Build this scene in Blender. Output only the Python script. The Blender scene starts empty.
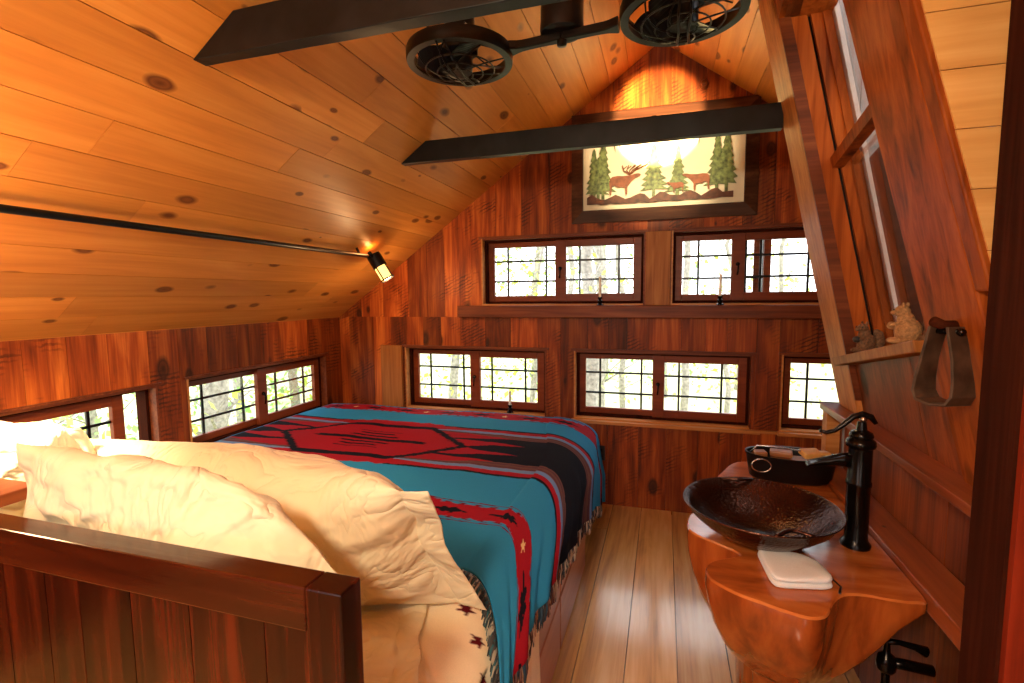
import bpy, math, random
from mathutils import Vector, Matrix, noise
random.seed(7)
SC = bpy.context.scene
COL = SC.collection
PI = math.pi

# ---------------------------------------------------------------- mesh builder
class MB:
    def __init__(s): s.v = []; s.f = []; s.c = []
    def hexa(s, p, c=.5):          # p: bottom 4 (ccw), top 4
        n = len(s.v); s.v += [tuple(q) for q in p]
        for f in ((3,2,1,0),(4,5,6,7),(0,1,5,4),(1,2,6,5),(2,3,7,6),(3,0,4,7)):
            s.f.append(tuple(n+i for i in f)); s.c.append(c)
        return s
    def box(s, x0,y0,z0,x1,y1,z1, c=.5):
        return s.hexa([(x0,y0,z0),(x1,y0,z0),(x1,y1,z0),(x0,y1,z0),(x0,y0,z1),(x1,y0,z1),(x1,y1,z1),(x0,y1,z1)], c)
    def loft(s, rings, c=.5, cap=True, closed=True):
        n0 = len(s.v); k = len(rings[0])
        for r in rings: s.v += [tuple(q) for q in r]
        for i in range(len(rings)-1):
            for j in range(k if closed else k-1):
                a = n0+i*k+j; b = n0+i*k+(j+1) % k
                s.f.append((a, b, b+k, a+k)); s.c.append(c)
        if cap:
            s.f.append(tuple(n0+j for j in reversed(range(k)))); s.c.append(c)
            s.f.append(tuple(n0+(len(rings)-1)*k+j for j in range(k))); s.c.append(c)
        return s
    def tube(s, pts, r, seg=10, c=.5, loop=False):
        pts = [Vector(p) for p in pts]; n = len(pts); rings = []; up = None
        for i, p in enumerate(pts):
            if loop: t = pts[(i+1) % n]-pts[i-1]
            else: t = pts[min(i+1, n-1)]-pts[max(i-1, 0)]
            if t.length < 1e-9: t = Vector((0,0,1))
            t.normalize()
            if up is None: up = Vector((0,0,1)) if abs(t.z) < .9 else Vector((1,0,0))
            a = t.cross(up)
            if a.length < 1e-5: a = t.cross(Vector((1,.3,.2)))
            a.normalize(); b = a.cross(t); b.normalize(); up = b
            rr = r[i] if isinstance(r, (list, tuple)) else r
            rings.append([p+a*math.cos(2*PI*j/seg)*rr+b*math.sin(2*PI*j/seg)*rr for j in range(seg)])
        if loop: rings.append(rings[0])
        return s.loft(rings, c, cap=not loop)
    def lathe(s, prof, at=(0,0,0), seg=32, c=.5, cap=True, M=None):
        rings = []
        for r, z in prof:
            ring = [Vector((r*math.cos(2*PI*j/seg), r*math.sin(2*PI*j/seg), z)) for j in range(seg)]
            if M is not None: ring = [M @ q for q in ring]
            rings.append([q+Vector(at) for q in ring])
        return s.loft(rings, c, cap)
    def ell(s, c0, r, seg=14, rin=8, c=.5, M=None):
        rings = []
        for i in range(rin+1):
            a = -PI/2+PI*i/rin; cr = max(math.cos(a), .02)
            ring = [Vector((r[0]*cr*math.cos(2*PI*j/seg), r[1]*cr*math.sin(2*PI*j/seg), r[2]*math.sin(a))) for j in range(seg)]
            if M is not None: ring = [M @ q for q in ring]
            rings.append([q+Vector(c0) for q in ring])
        return s.loft(rings, c)
    def prism(s, poly, e, c=.5):   # poly: list of 3D pts, e: extrusion vector
        e = Vector(e); return s.loft([[Vector(p) for p in poly], [Vector(p)+e for p in poly]], c)
    def build(s, name, mat, parent=None, smooth=False, bevel=0, vcol=None):
        me = bpy.data.meshes.new(name); me.from_pydata([tuple(v) for v in s.v], [], s.f); me.update()
        a = me.color_attributes.new('pc', 'FLOAT_COLOR', 'CORNER')
        k = 0
        for p, c in zip(me.polygons, s.c):
            for _ in range(p.loop_total):
                a.data[k].color = (c, c, c, 1) if not isinstance(c, tuple) else (*c, 1); k += 1
        import bmesh
        bm = bmesh.new(); bm.from_mesh(me); bmesh.ops.recalc_face_normals(bm, faces=bm.faces); bm.to_mesh(me); bm.free()
        if smooth:
            for p in me.polygons: p.use_smooth = True
        me.materials.append(mat)
        o = bpy.data.objects.new(name, me); COL.objects.link(o)
        if parent: o.parent = parent
        if bevel:
            m = o.modifiers.new('b', 'BEVEL'); m.width = bevel; m.segments = 2; m.limit_method = 'ANGLE'; m.angle_limit = .7
        return o

def tag(o, label=None, cat=None, group=None, kind=None):
    if label: o['label'] = label
    if cat: o['category'] = cat
    if group: o['group'] = group
    if kind: o['kind'] = kind
    return o
def empty(name, loc, label=None, cat=None, group=None, kind=None, rz=0):
    o = bpy.data.objects.new(name, None); COL.objects.link(o); o.location = loc; o.rotation_euler.z = rz
    o.empty_display_size = .1
    return tag(o, label, cat, group, kind)
def smoothshade(o, ang=40):
    for p in o.data.polygons: p.use_smooth = True
    try: o.data.set_sharp_from_angle(angle=math.radians(ang))
    except Exception: pass
    return o
def copy_tree(o, parent=None):
    c = o.copy(); COL.objects.link(c); c.parent = parent
    for ch in [x for x in list(bpy.data.objects) if x.parent == o]: copy_tree(ch, c)
    return c

# ---------------------------------------------------------------- materials
def mat(name):
    m = bpy.data.materials.new(name); m.use_nodes = True
    nt = m.node_tree; b = nt.nodes['Principled BSDF']
    return m, nt, b
def N(nt, t, **k):
    n = nt.nodes.new(t)
    for a, v in k.items():
        if a.startswith('i_'): n.inputs[a[2:].replace('_', ' ')].default_value = v
        else: setattr(n, a, v)
    return n
def ramp(nt, stops):
    r = nt.nodes.new('ShaderNodeValToRGB'); e = r.color_ramp.elements
    while len(e) < len(stops): e.new(.5)
    for i, (p, c) in enumerate(stops): e[i].position = p; e[i].color = (*c, 1) if len(c) == 3 else c
    return r
def srgb(r, g, b):
    f = lambda x: (x/255/12.92) if x/255 <= .04045 else ((x/255+.055)/1.055)**2.4
    return (f(r), f(g), f(b))
def plain(name, col, rough=.5, metal=0, bump=0, bscale=40, emit=0, coat=0, spec=.5, var=0, sheen=0):
    m, nt, b = mat(name); L = nt.links
    b.inputs['Base Color'].default_value = (*col, 1); b.inputs['Roughness'].default_value = rough
    b.inputs['Metallic'].default_value = metal; b.inputs['Coat Weight'].default_value = coat
    b.inputs['Specular IOR Level'].default_value = spec; b.inputs['Sheen Weight'].default_value = sheen
    tc = N(nt, 'ShaderNodeTexCoord')
    nz = N(nt, 'ShaderNodeTexNoise', i_Scale=bscale, i_Detail=5.0); L.new(tc.outputs['Object'], nz.inputs['Vector'])
    v = var or .12
    r = ramp(nt, [(.3, tuple(c*(1-v) for c in col)), (.7, tuple(min(1, c*(1+v)) for c in col))])
    L.new(nz.outputs['Fac'], r.inputs[0]); L.new(r.outputs[0], b.inputs['Base Color'])
    if bump:
        bp = N(nt, 'ShaderNodeBump', i_Strength=bump, i_Distance=.005); L.new(nz.outputs['Fac'], bp.inputs['Height']); L.new(bp.outputs[0], b.inputs['Normal'])
    if emit:
        b.inputs['Emission Color'].default_value = (*col, 1); b.inputs['Emission Strength'].default_value = emit
    return m
def wood(name, dark, mid, light, axis='Z', rough=.45, fine=55, knots=.0, kcol=(.03,.008,.003), saw=0, bump=.3, coat=0, patch=.5, vary=.35, stretch=.035, kscale=2.2, contrast=.22, bw=0, spec=.22):
    m, nt, b = mat(name); L = nt.links
    tc = N(nt, 'ShaderNodeTexCoord'); at = N(nt, 'ShaderNodeAttribute', attribute_name='pc')
    off = N(nt, 'ShaderNodeVectorMath', operation='SCALE'); off.inputs['Scale'].default_value = 37.0
    L.new(at.outputs['Color'], off.inputs[0])
    add = N(nt, 'ShaderNodeVectorMath', operation='ADD'); L.new(tc.outputs['Object'], add.inputs[0]); L.new(off.outputs[0], add.inputs[1])
    def mp(sc):
        k = N(nt, 'ShaderNodeMapping'); k.inputs['Scale'].default_value = sc; L.new(add.outputs[0], k.inputs['Vector']); return k
    st = {'X': (stretch,1,1), 'Y': (1,stretch,1), 'Z': (1,1,stretch)}[axis]
    g = mp(tuple(fine*s for s in st)); n1 = N(nt, 'ShaderNodeTexNoise', i_Scale=1.0, i_Detail=6.0, i_Roughness=.6, i_Distortion=.6); L.new(g.outputs[0], n1.inputs['Vector'])
    g2 = mp(tuple(9*s for s in {'X': (.12,1,1), 'Y': (1,.12,1), 'Z': (1,1,.12)}[axis])); n2 = N(nt, 'ShaderNodeTexNoise', i_Scale=1.0, i_Detail=4.0, i_Distortion=1.2); L.new(g2.outputs[0], n2.inputs['Vector'])
    mx = N(nt, 'ShaderNodeMix'); mx.inputs[0].default_value = patch; L.new(n1.outputs['Fac'], mx.inputs[2]); L.new(n2.outputs['Fac'], mx.inputs[3])
    r = ramp(nt, [(.5-contrast, dark), (.5, mid), (.5+contrast, light)]); L.new(mx.outputs[0], r.inputs[0])
    # plank to plank variation
    mr = N(nt, 'ShaderNodeMapRange'); mr.inputs[3].default_value = 1-vary; mr.inputs[4].default_value = 1+vary*.6; L.new(at.outputs['Fac'], mr.inputs[0])
    mul = N(nt, 'ShaderNodeVectorMath', operation='SCALE'); L.new(r.outputs[0], mul.inputs[0]); L.new(mr.outputs[0], mul.inputs['Scale'])
    out = mul.outputs[0]; h = mx.outputs[0]
    if knots:
        ks = tuple(kscale*s for s in {'X': (.55,1,1), 'Y': (1,.55,1), 'Z': (1,1,.55)}[axis])
        k = mp(ks); vo = N(nt, 'ShaderNodeTexVoronoi', i_Scale=1.0, i_Randomness=1.0)
        nd = N(nt, 'ShaderNodeTexNoise', i_Scale=12.0); L.new(add.outputs[0], nd.inputs['Vector'])
        sc2 = N(nt, 'ShaderNodeVectorMath', operation='SCALE'); sc2.inputs['Scale'].default_value = .06; L.new(nd.outputs['Color'], sc2.inputs[0])
        ad2 = N(nt, 'ShaderNodeVectorMath', operation='ADD'); L.new(k.outputs[0], ad2.inputs[0]); L.new(sc2.outputs[0], ad2.inputs[1]); L.new(ad2.outputs[0], vo.inputs['Vector'])
        # knot size varies by cell
        sep = N(nt, 'ShaderNodeSeparateColor'); L.new(vo.outputs['Color'], sep.inputs[0])
        rad = N(nt, 'ShaderNodeMapRange'); rad.inputs[1].default_value = 0; rad.inputs[3].default_value = knots*.15; rad.inputs[4].default_value = knots; L.new(sep.outputs[0], rad.inputs[0])
        dv = N(nt, 'ShaderNodeMath', operation='DIVIDE'); L.new(vo.outputs['Distance'], dv.inputs[0]); L.new(rad.outputs[0], dv.inputs[1])
        kr = ramp(nt, [(0, (1,1,1)), (.45, (.75,.75,.75)), (.62, (.9,.9,.9)), (1, (0,0,0))]); L.new(dv.outputs[0], kr.inputs[0])
        km = N(nt, 'ShaderNodeMix', data_type='RGBA'); L.new(kr.outputs[0], km.inputs[0]); L.new(out, km.inputs[6]); km.inputs[7].default_value = (*kcol, 1); out = km.outputs[2]
    if saw:
        rot = N(nt, 'ShaderNodeVectorRotate'); rot.inputs['Axis'].default_value = (0,1,0); rot.inputs['Angle'].default_value = .45; L.new(add.outputs[0], rot.inputs['Vector'])
        wv = N(nt, 'ShaderNodeTexWave', bands_direction='Z', i_Scale=13.0, i_Distortion=4.0, i_Detail=3.0); wv.inputs['Detail Scale'].default_value = 2.0; L.new(rot.outputs[0], wv.inputs['Vector'])
        ms = N(nt, 'ShaderNodeTexNoise', i_Scale=4.5, i_Detail=3.0); L.new(add.outputs[0], ms.inputs['Vector'])
        mk = ramp(nt, [(.53, (0,0,0)), (.66, (1,1,1))]); L.new(ms.outputs['Fac'], mk.inputs[0])
        wr = ramp(nt, [(.15, (1,1,1)), (.5, (0,0,0))]); L.new(wv.outputs['Fac'], wr.inputs[0])
        mm = N(nt, 'ShaderNodeMath', operation='MULTIPLY'); L.new(mk.outputs[0], mm.inputs[0]); L.new(wr.outputs[0], mm.inputs[1])
        m3 = N(nt, 'ShaderNodeMath', operation='MULTIPLY'); m3.inputs[1].default_value = saw; L.new(mm.outputs[0], m3.inputs[0])
        sm = N(nt, 'ShaderNodeMix', data_type='RGBA'); L.new(m3.outputs[0], sm.inputs[0]); L.new(out, sm.inputs[6]); sm.inputs[7].default_value = (.02,.006,.003,1); out = sm.outputs[2]
    L.new(out, b.inputs['Base Color'])
    b.inputs['Roughness'].default_value = rough; b.inputs['Coat Weight'].default_value = coat; b.inputs['Coat Roughness'].default_value = .15
    b.inputs['Specular IOR Level'].default_value = spec
    bp = N(nt, 'ShaderNodeBump', i_Strength=bump, i_Distance=.004); L.new(h, bp.inputs['Height']); L.new(bp.outputs[0], b.inputs['Normal'])
    return m

M = {}
BD, BM_, BL = (.028,.005,.0015), (.29,.050,.0065), (.62,.165,.022)
M['barn'] = wood('barn_board', BD, BM_, BL, 'Z', .5, 75, .26, saw=.7, vary=.55, kscale=5.2, patch=.62, contrast=.22)
M['barn_lean'] = wood('stained_board', (.05,.010,.003), (.20,.040,.007), (.34,.08,.014), 'Z', .5, 60, .22, vary=.35, kscale=5.0)
M['pine'] = wood('ceiling_pine', (.50,.165,.026), (.66,.245,.042), (.78,.34,.075), 'Y', .42, 42, .25, kcol=(.09,.014,.003), vary=.22, bump=.1, patch=.6, kscale=7.0, contrast=.26, spec=.3)
M['pine_pale'] = wood('pale_pine', (.56,.24,.06), (.72,.36,.11), (.84,.48,.18), 'X', .45, 42, .1, vary=.12, bump=.08, patch=.6)
M['floor'] = wood('floor_board', (.30,.12,.025), (.74,.41,.12), (.92,.64,.28), 'Y', .3, 38, .24, kcol=(.14,.05,.015), vary=.22, bump=.5, coat=1.0, patch=.55, kscale=3.4, spec=.5)
M['winwood'] = wood('window_wood', (.12,.022,.006), (.19,.036,.009), (.26,.055,.013), 'X', .38, 50, 0, vary=.1, bump=.1)
M['reveal'] = wood('reveal_wood', (.30,.10,.025), (.48,.19,.05), (.6,.28,.09), 'X', .4, 50, 0, vary=.2)
M['trim'] = wood('dark_trim_wood', (.05,.012,.004), (.16,.034,.009), (.28,.075,.02), 'X', .45, 50, .06, vary=.2)
M['post'] = wood('post_wood', (.15,.045,.010), (.36,.125,.026), (.52,.22,.06), 'Z', .5, 55, .07, vary=.3)
M['postred'] = wood('red_post_wood', (.05,.009,.002), (.27,.055,.008), (.44,.11,.018), 'Z', .5, 38, .2, vary=.25, contrast=.2, spec=.08, kscale=4, stretch=.05)
M['dark_post'] = wood('dark_post_wood', (.014,.004,.002), (.04,.009,.004), (.08,.018,.007), 'Z', .8, 45, .04, vary=.25, spec=.02)
M['frame'] = wood('picture_frame_wood', (.02,.007,.004), (.075,.026,.012), (.17,.07,.03), 'X', .45, 45, .05, vary=.2)
M['redpost'] = wood('red_edge_wood', (.05,.006,.002), (.17,.017,.005), (.26,.034,.01), 'Z', .5, 40, 0, vary=.2, spec=.1)
M['headboard'] = wood('headboard_wood', (.004,.001,.0008), (.022,.0025,.001), (.090,.010,.0025), 'Z', .25, 60, .04, vary=.35, coat=.12, contrast=.13)
M['headrail'] = wood('headboard_rail_wood', (.008,.002,.001), (.04,.006,.002), (.10,.017,.004), 'X', .18, 50, .03, vary=.2, coat=.35)
M['base'] = wood('bed_base_wood', (.33,.11,.05), (.45,.17,.08), (.55,.24,.12), 'Y', .35, 40, 0, vary=.12)
M['slab'] = wood('slab_wood', (.08,.014,.004), (.30,.06,.010), (.46,.115,.02), 'Z', .2, 16, .1, vary=.1, coat=.6, stretch=.25, bump=.1)
M['slabtop'] = wood('slab_top_wood', (.18,.04,.009), (.45,.11,.02), (.62,.20,.045), 'X', .2, 16, .12, vary=.1, coat=.7, stretch=.4, bump=.1)
M['ledge'] = wood('ledge_wood', (.08,.018,.004), (.24,.052,.011), (.36,.09,.022), 'Y', .35, 45, .05, vary=.15, coat=.2)
M['beam'] = plain('black_beam_paint', (.0045,.0045,.005), .4, bump=.4, bscale=9, var=.9, spec=.3)
M['black'] = plain('black_metal', (.012,.011,.011), .35, metal=.6, bump=.1, bscale=60)
M['bronze'] = plain('oil_rubbed_bronze', (.014,.010,.008), .22, metal=.8, bump=.05)
M['steel'] = plain('bright_metal', (.6,.6,.58), .25, metal=1)
M['cream'] = plain('cream_candle_wax', (.88,.82,.70), .5)
M['outletblk'] = plain('brown_plastic', (.012,.007,.005), .4)
M['pillow'] = plain('cream_cotton', (.80,.60,.30), .85, bump=.15, bscale=300, sheen=.2, var=.03)
m, nt, b = mat('cream_pillow_cotton'); b.inputs['Base Color'].default_value = (.80,.70,.48,1); b.inputs['Roughness'].default_value = .85; b.inputs['Sheen Weight'].default_value = .15
tc = N(nt, 'ShaderNodeTexCoord'); nz = N(nt, 'ShaderNodeTexNoise', i_Scale=5.5, i_Detail=3.0, i_Distortion=1.4); nt.links.new(tc.outputs['Object'], nz.inputs['Vector'])
sb = N(nt, 'ShaderNodeMath', operation='SUBTRACT'); sb.inputs[1].default_value = .5; nt.links.new(nz.outputs['Fac'], sb.inputs[0])
ab = N(nt, 'ShaderNodeMath', operation='ABSOLUTE'); nt.links.new(sb.outputs[0], ab.inputs[0])
pw = N(nt, 'ShaderNodeMath', operation='POWER'); pw.inputs[1].default_value = .7; nt.links.new(ab.outputs[0], pw.inputs[0])
bp = N(nt, 'ShaderNodeBump', i_Strength=.6, i_Distance=.038); nt.links.new(pw.outputs[0], bp.inputs['Height']); nt.links.new(bp.outputs[0], b.inputs['Normal'])
M['pillow'] = m
M['mattress'] = plain('mattress_ticking', (.7,.6,.42), .9, bump=.2, bscale=150)
M['towel'] = plain('white_terry', (.92,.92,.92), .95, bump=1.0, bscale=500, sheen=.4, var=.05)
M['soap'] = plain('honey_soap', (.62,.30,.07), .45, bscale=20)
M['soap2'] = plain('brown_soap', (.32,.12,.04), .45, bscale=20)
M['stirrup'] = plain('worn_stirrup_wood', (.065,.034,.02), .45, bump=.6, bscale=22, var=.6)
M['fur'] = plain('carved_figurine', (.15,.07,.03), .8, bump=.8, bscale=130, var=.5)
M['fur2'] = plain('carved_figurine_light', (.34,.17,.065), .8, bump=.8, bscale=130, var=.4)
M['furdark'] = plain('figurine_black', (.02,.015,.012), .6, bump=.5, bscale=100)
M['grey_siding'] = wood('grey_siding', (.13,.11,.10), (.24,.21,.20), (.34,.31,.30), 'Z', .7, 50, .05, vary=.3)
M['white_paint'] = plain('white_paint', (.62,.55,.52), .5)
M['bark'] = plain('grey_bark', (.30,.28,.25), .9, bump=1, bscale=20, var=.4)
M['leafy'] = plain('yellow_green_leaf', (.52,.64,.10), .7, var=.3, bscale=2)
M['leafg'] = plain('green_leaf', (.28,.52,.14), .7, var=.35, bscale=2)
M['ground'] = plain('pale_lawn', (.62,.62,.34), .9, bump=.5, bscale=1.2, var=.35)
M['gable'] = plain('exterior_board', (.2,.15,.12), .8)
M['art_bg'] = plain('cream_art_panel', (.92,.83,.62), .7, var=.02, bscale=3)
M['art_tree'] = plain('green_patina_metal', (.13,.17,.055), .5, metal=.2, bscale=45, var=.7)
M['art_elk'] = plain('rust_metal', (.24,.075,.03), .55, metal=.2, bscale=30, var=.4)
M['art_rock'] = plain('brown_metal', (.10,.035,.018), .55, metal=.2, bscale=25, var=.6)
# hammered copper
m, nt, b = mat('hammered_copper'); b.inputs['Base Color'].default_value = (.14,.065,.045,1); b.inputs['Metallic'].default_value = .9; b.inputs['Roughness'].default_value = .27
tc = N(nt, 'ShaderNodeTexCoord'); vo = N(nt, 'ShaderNodeTexVoronoi', i_Scale=105.0, feature='SMOOTH_F1'); vo.inputs['Smoothness'].default_value = .5; nt.links.new(tc.outputs['Object'], vo.inputs['Vector'])
bp = N(nt, 'ShaderNodeBump', i_Strength=.7, i_Distance=.0020, invert=True); nt.links.new(vo.outputs['Distance'], bp.inputs['Height']); nt.links.new(bp.outputs[0], b.inputs['Normal'])
nz = N(nt, 'ShaderNodeTexNoise', i_Scale=7.0, i_Detail=4.0); nt.links.new(tc.outputs['Object'], nz.inputs['Vector'])
rr = ramp(nt, [(.3, (.028,.012,.009)), (.7, (.10,.038,.022))]); nt.links.new(nz.outputs['Fac'], rr.inputs[0]); nt.links.new(rr.outputs[0], b.inputs['Base Color'])
M['copper'] = m
# glass
m, nt, b = mat('window_glass'); nt.nodes.remove(b); o = nt.nodes['Material Output']
tr = N(nt, 'ShaderNodeBsdfTransparent'); gl = N(nt, 'ShaderNodeBsdfGlossy', i_Roughness=.02); fr = N(nt, 'ShaderNodeLayerWeight', i_Blend=.25); mfr = N(nt, 'ShaderNodeMath', operation='MULTIPLY'); mfr.inputs[1].default_value = .45; mx = N(nt, 'ShaderNodeMixShader')
nt.links.new(fr.outputs['Fresnel'], mfr.inputs[0]); nt.links.new(mfr.outputs[0], mx.inputs[0]); nt.links.new(tr.outputs[0], mx.inputs[1]); nt.links.new(gl.outputs[0], mx.inputs[2]); nt.links.new(mx.outputs[0], o.inputs['Surface'])
M['glass'] = m
m, nt, b = mat('reflective_glass'); nt.nodes.remove(b); o = nt.nodes['Material Output']
tr = N(nt, 'ShaderNodeBsdfTransparent'); gl = N(nt, 'ShaderNodeBsdfGlossy', i_Roughness=.02); mx = N(nt, 'ShaderNodeMixShader'); mx.inputs[0].default_value = .35
nt.links.new(tr.outputs[0], mx.inputs[1]); nt.links.new(gl.outputs[0], mx.inputs[2]); nt.links.new(mx.outputs[0], o.inputs['Surface'])
M['glass_shiny'] = m
M['behind_glass'] = plain('added_dark_backing', (.03,.02,.018), .8)  # for the added dark sheet behind the tilted window's lower pane
# vertex coloured cloth
def clothmat(name, rough=.9, weave=500):
    m, nt, b = mat(name); at = N(nt, 'ShaderNodeAttribute', attribute_name='vc')
    tc = N(nt, 'ShaderNodeTexCoord'); nz = N(nt, 'ShaderNodeTexNoise', i_Scale=float(weave), i_Detail=2.0); nt.links.new(tc.outputs['Object'], nz.inputs['Vector'])
    mr = N(nt, 'ShaderNodeMapRange'); mr.inputs[3].default_value = .75; mr.inputs[4].default_value = 1.25; nt.links.new(nz.outputs['Fac'], mr.inputs[0])
    sc = N(nt, 'ShaderNodeVectorMath', operation='SCALE'); nt.links.new(at.outputs['Color'], sc.inputs[0]); nt.links.new(mr.outputs[0], sc.inputs['Scale'])
    nt.links.new(sc.outputs[0], b.inputs['Base Color']); b.inputs['Roughness'].default_value = rough; b.inputs['Specular IOR Level'].default_value = .04
    bp = N(nt, 'ShaderNodeBump', i_Strength=.3, i_Distance=.002); nt.links.new(nz.outputs['Fac'], bp.inputs['Height']); nt.links.new(bp.outputs[0], b.inputs['Normal'])
    return m
M['blanket'] = clothmat('woven_blanket'); M['sheet'] = clothmat('star_sheet', .85, 700)
def emis(name, col, s):
    m, nt, b = mat(name); b.inputs['Base Color'].default_value = (*col, 1); b.inputs['Emission Color'].default_value = (*col, 1); b.inputs['Emission Strength'].default_value = s
    return m
M['lampglass'] = emis('lit_amber_glass', (1,.62,.16), 1.3)
M['lampend'] = emis('lit_lamp_opening', (1,.85,.6), 4.0)

# ---------------------------------------------------------------- room constants
D = 3.735; XL = -2.717; XR = 2.62; YN = -1.7
RX, RZ, SL = -.05, 3.33, .715
LEAN = .221
def roofz(x): return RZ-SL*abs(x-RX)
def wx(z, o=0): return .785-LEAN*(z-1.112)+o      # the leaning right-hand wall plane, o = outward offset

def planks(mb, u0, u1, w, zlo, zhi, holes, mp, th=.02, gap=.002, jit=.002, gapc=True, thick_back=.03):
    """boards of varying width along u, running in z, cut around holes (u0,z0,u1,z1)"""
    u = u0; first = True
    while u < u1-1e-6:
        ww = random.uniform(*w); e = min(u+ww, u1)
        if u1-e < w[0]*.5: e = u1
        c = random.random(); dj = random.uniform(0, jit)
        cuts = sorted({u, e} | {x for h in holes for x in (h[0], h[2]) if u < x < e} | ({RX} if u < RX < e else set()))
        for a, b_ in zip(cuts[:-1], cuts[1:]):
            A = a+(gap/2 if a == u else 0); B = b_-(gap/2 if b_ == e else 0)
            if B-A < 1e-4: continue
            hs = sorted([(h[1], h[3]) for h in holes if h[0] <= a+1e-6 and h[2] >= b_-1e-6])
            zA, zB = zlo(A), zlo(B); tA, tB = zhi(A), zhi(B)
            segs = []; cA, cB = zA, zB
            for z0, z1 in hs:
                if z1 <= min(cA, cB) or z0 >= max(tA, tB): continue
                if z0 > cA+1e-4: segs.append((cA, cB, z0, z0))
                cA = cB = z1
            if tA > cA+1e-4 or tB > cB+1e-4: segs.append((cA, cB, max(tA, cA), max(tB, cB)))
            for p, q, r, s in segs:
                mb.hexa([mp(A,dj,p), mp(B,dj,q), mp(B,dj+th,q), mp(A,dj+th,p), mp(A,dj,r), mp(B,dj,s), mp(B,dj+th,s), mp(A,dj+th,r)], c)
        u = e
    if thick_back:
        cuts = sorted({u0, u1} | {x for h in holes for x in (h[0], h[2]) if u0 < x < u1} | ({RX} if u0 < RX < u1 else set()))
        for a, b_ in zip(cuts[:-1], cuts[1:]):
            hs = sorted([(h[1], h[3]) for h in holes if h[0] <= a+1e-6 and h[2] >= b_-1e-6])
            cA, cB = zlo(a), zlo(b_); segs = []
            for z0, z1 in hs:
                if z1 <= min(cA, cB) or z0 >= max(zhi(a), zhi(b_)): continue
                if z0 > cA+1e-4: segs.append((cA, cB, z0, z0))
                cA = cB = z1
            segs.append((cA, cB, max(zhi(a), cA), max(zhi(b_), cB)))
            t0 = th+jit*.5; t1 = th+jit+thick_back
            for p, q, r, s in segs:
                if r-p < 1e-4 and s-q < 1e-4: continue
                mb.hexa([mp(a,t0,p), mp(b_,t0,q), mp(b_,t1,q), mp(a,t1,p), mp(a,t0,r), mp(b_,t0,s), mp(b_,t1,s), mp(a,t1,r)], .1)

# windows in the far wall: (x0, z0, x1, z1)
FW = [(-1.385,1.522,-.130,2.046), (.048,1.522,1.300,2.046), (-2.085,.655,-.862,1.178), (-.645,.655,.600,1.178), (.776,.655,2.010,1.185)]
LW = [(.80,.655,2.062,1.115), (2.243,.655,3.532,1.120)]
WT = .13
mb = MB(); mpf = lambda u, d, z: (u, D+d, z)
for za, zb in ((-.06,.655), (.655,1.43), (1.43,9)):
    planks(mb, XL-.1, XR+.1, (.13,.25), lambda u: min(za, roofz(u)+.02), lambda u: min(zb, roofz(u)+.02), FW, mpf, thick_back=WT-.02)
tag(mb.build('wall_far', M['barn']), 'red-brown rough-sawn board gable wall with five windows', kind='structure')
mb = MB(); planks(mb, YN, D, (.16,.26), lambda u: -.06, lambda u: roofz(XL)+.02, LW, lambda u, d, z: (XL-d, u, z), thick_back=WT-.02)
tag(mb.build('wall_left', M['barn']), 'low board knee wall with windows beside the bed', kind='structure')
mb = MB(); planks(mb, XL-.1, 1.7, (.16,.26), lambda u: 0, lambda u: roofz(u)+.02, [(-1.9,.9,-.9,2.0), (-.1,0.0,.75,2.0)], lambda u, d, z: (u, YN-d, z))
tag(mb.build('wall_near', M['barn']), kind='structure')
dr = empty('door_1', (-.1,YN-.04,0), kind='structure')  # unseen door, glazed to let fill daylight in from behind the viewer
mb = MB(); mb.box(0,0,0,.09,.035,2.0); mb.box(.76,0,0,.85,.035,2.0); mb.box(.09,0,0,.76,.035,.25); mb.box(.09,0,1.88,.76,.035,2.0); mb.build('door_frame', M['trim'], dr)
MB().box(.085,.012,.245,.765,.016,1.885).build('glass_pane', M['glass'], dr)
# floor
mb = MB(); x = XL-.05; k = 0
edges = [XL-.02] + [-.339-.235*i for i in range(10,0,-1)] + [-.339,-.13,.085,.30,.52,.76,1.0,1.25,1.5,1.76,2.0,2.3,XR+.02]
for a, b_ in zip(edges[:-1], edges[1:]):
    if b_-a < .03: continue
    y = YN; 
    while y < D:
        ye = min(y+random.uniform(1.6,3.6), D)
        if abs(a+.339) < .01 or abs(a+.13) < .01 or abs(a-.085) < .01: ye = D
        mb.box(a+.0025,y+.001,-.03,b_-.0025,ye-.001,random.uniform(-.0012,0), random.random()); y = ye
mb.box(XL-.1,YN-.1,-.10,XR+.1,D+.1,-.028, 0)
tag(mb.build('floor', M['floor']), kind='structure')
# ceiling: boards running along Y on the slopes
nL = Vector((-SL,0,1)).normalized(); dL = Vector((-1,0,-SL)).normalized(); nR = Vector((SL,0,1)).normalized(); dR = Vector((1,0,-SL)).normalized()
def slope(mb, dr, nn, s0, s1, y0, y1, ps=.1588, off=.0):
    s = s0; P = Vector((RX,0,RZ)); i = 0
    ed = [s0]; q = off
    while q <= s0+.02: q += ps
    while q < s1-.02: ed.append(q); q += ps
    ed.append(s1)
    for a, b_ in zip(ed[:-1], ed[1:]):
        y = y0; i += 1
        while y < y1:
            ye = min(y+random.uniform(1.7,4.0), y1)
            if y1-ye < .4: ye = y1
            c = random.random(); dj = random.uniform(0,.0012); g = .0016
            pts = []
            for h in (dj, .02):
                for (ss, yy) in ((a+g,y+.0008),(b_-g,y+.0008),(b_-g,ye-.0008),(a+g,ye-.0008)):
                    v = P+dr*ss+nn*h; pts.append((v.x, yy, v.z))
            mb.hexa(pts, c); y = ye
    pts = []
    for h in (.019,.06):
        for (ss, yy) in ((s0,y0),(s1,y0),(s1,y1),(s0,y1)):
            v = P+dr*ss+nn*h; pts.append((v.x, yy, v.z))
    mb.hexa(pts, 0)
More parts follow.
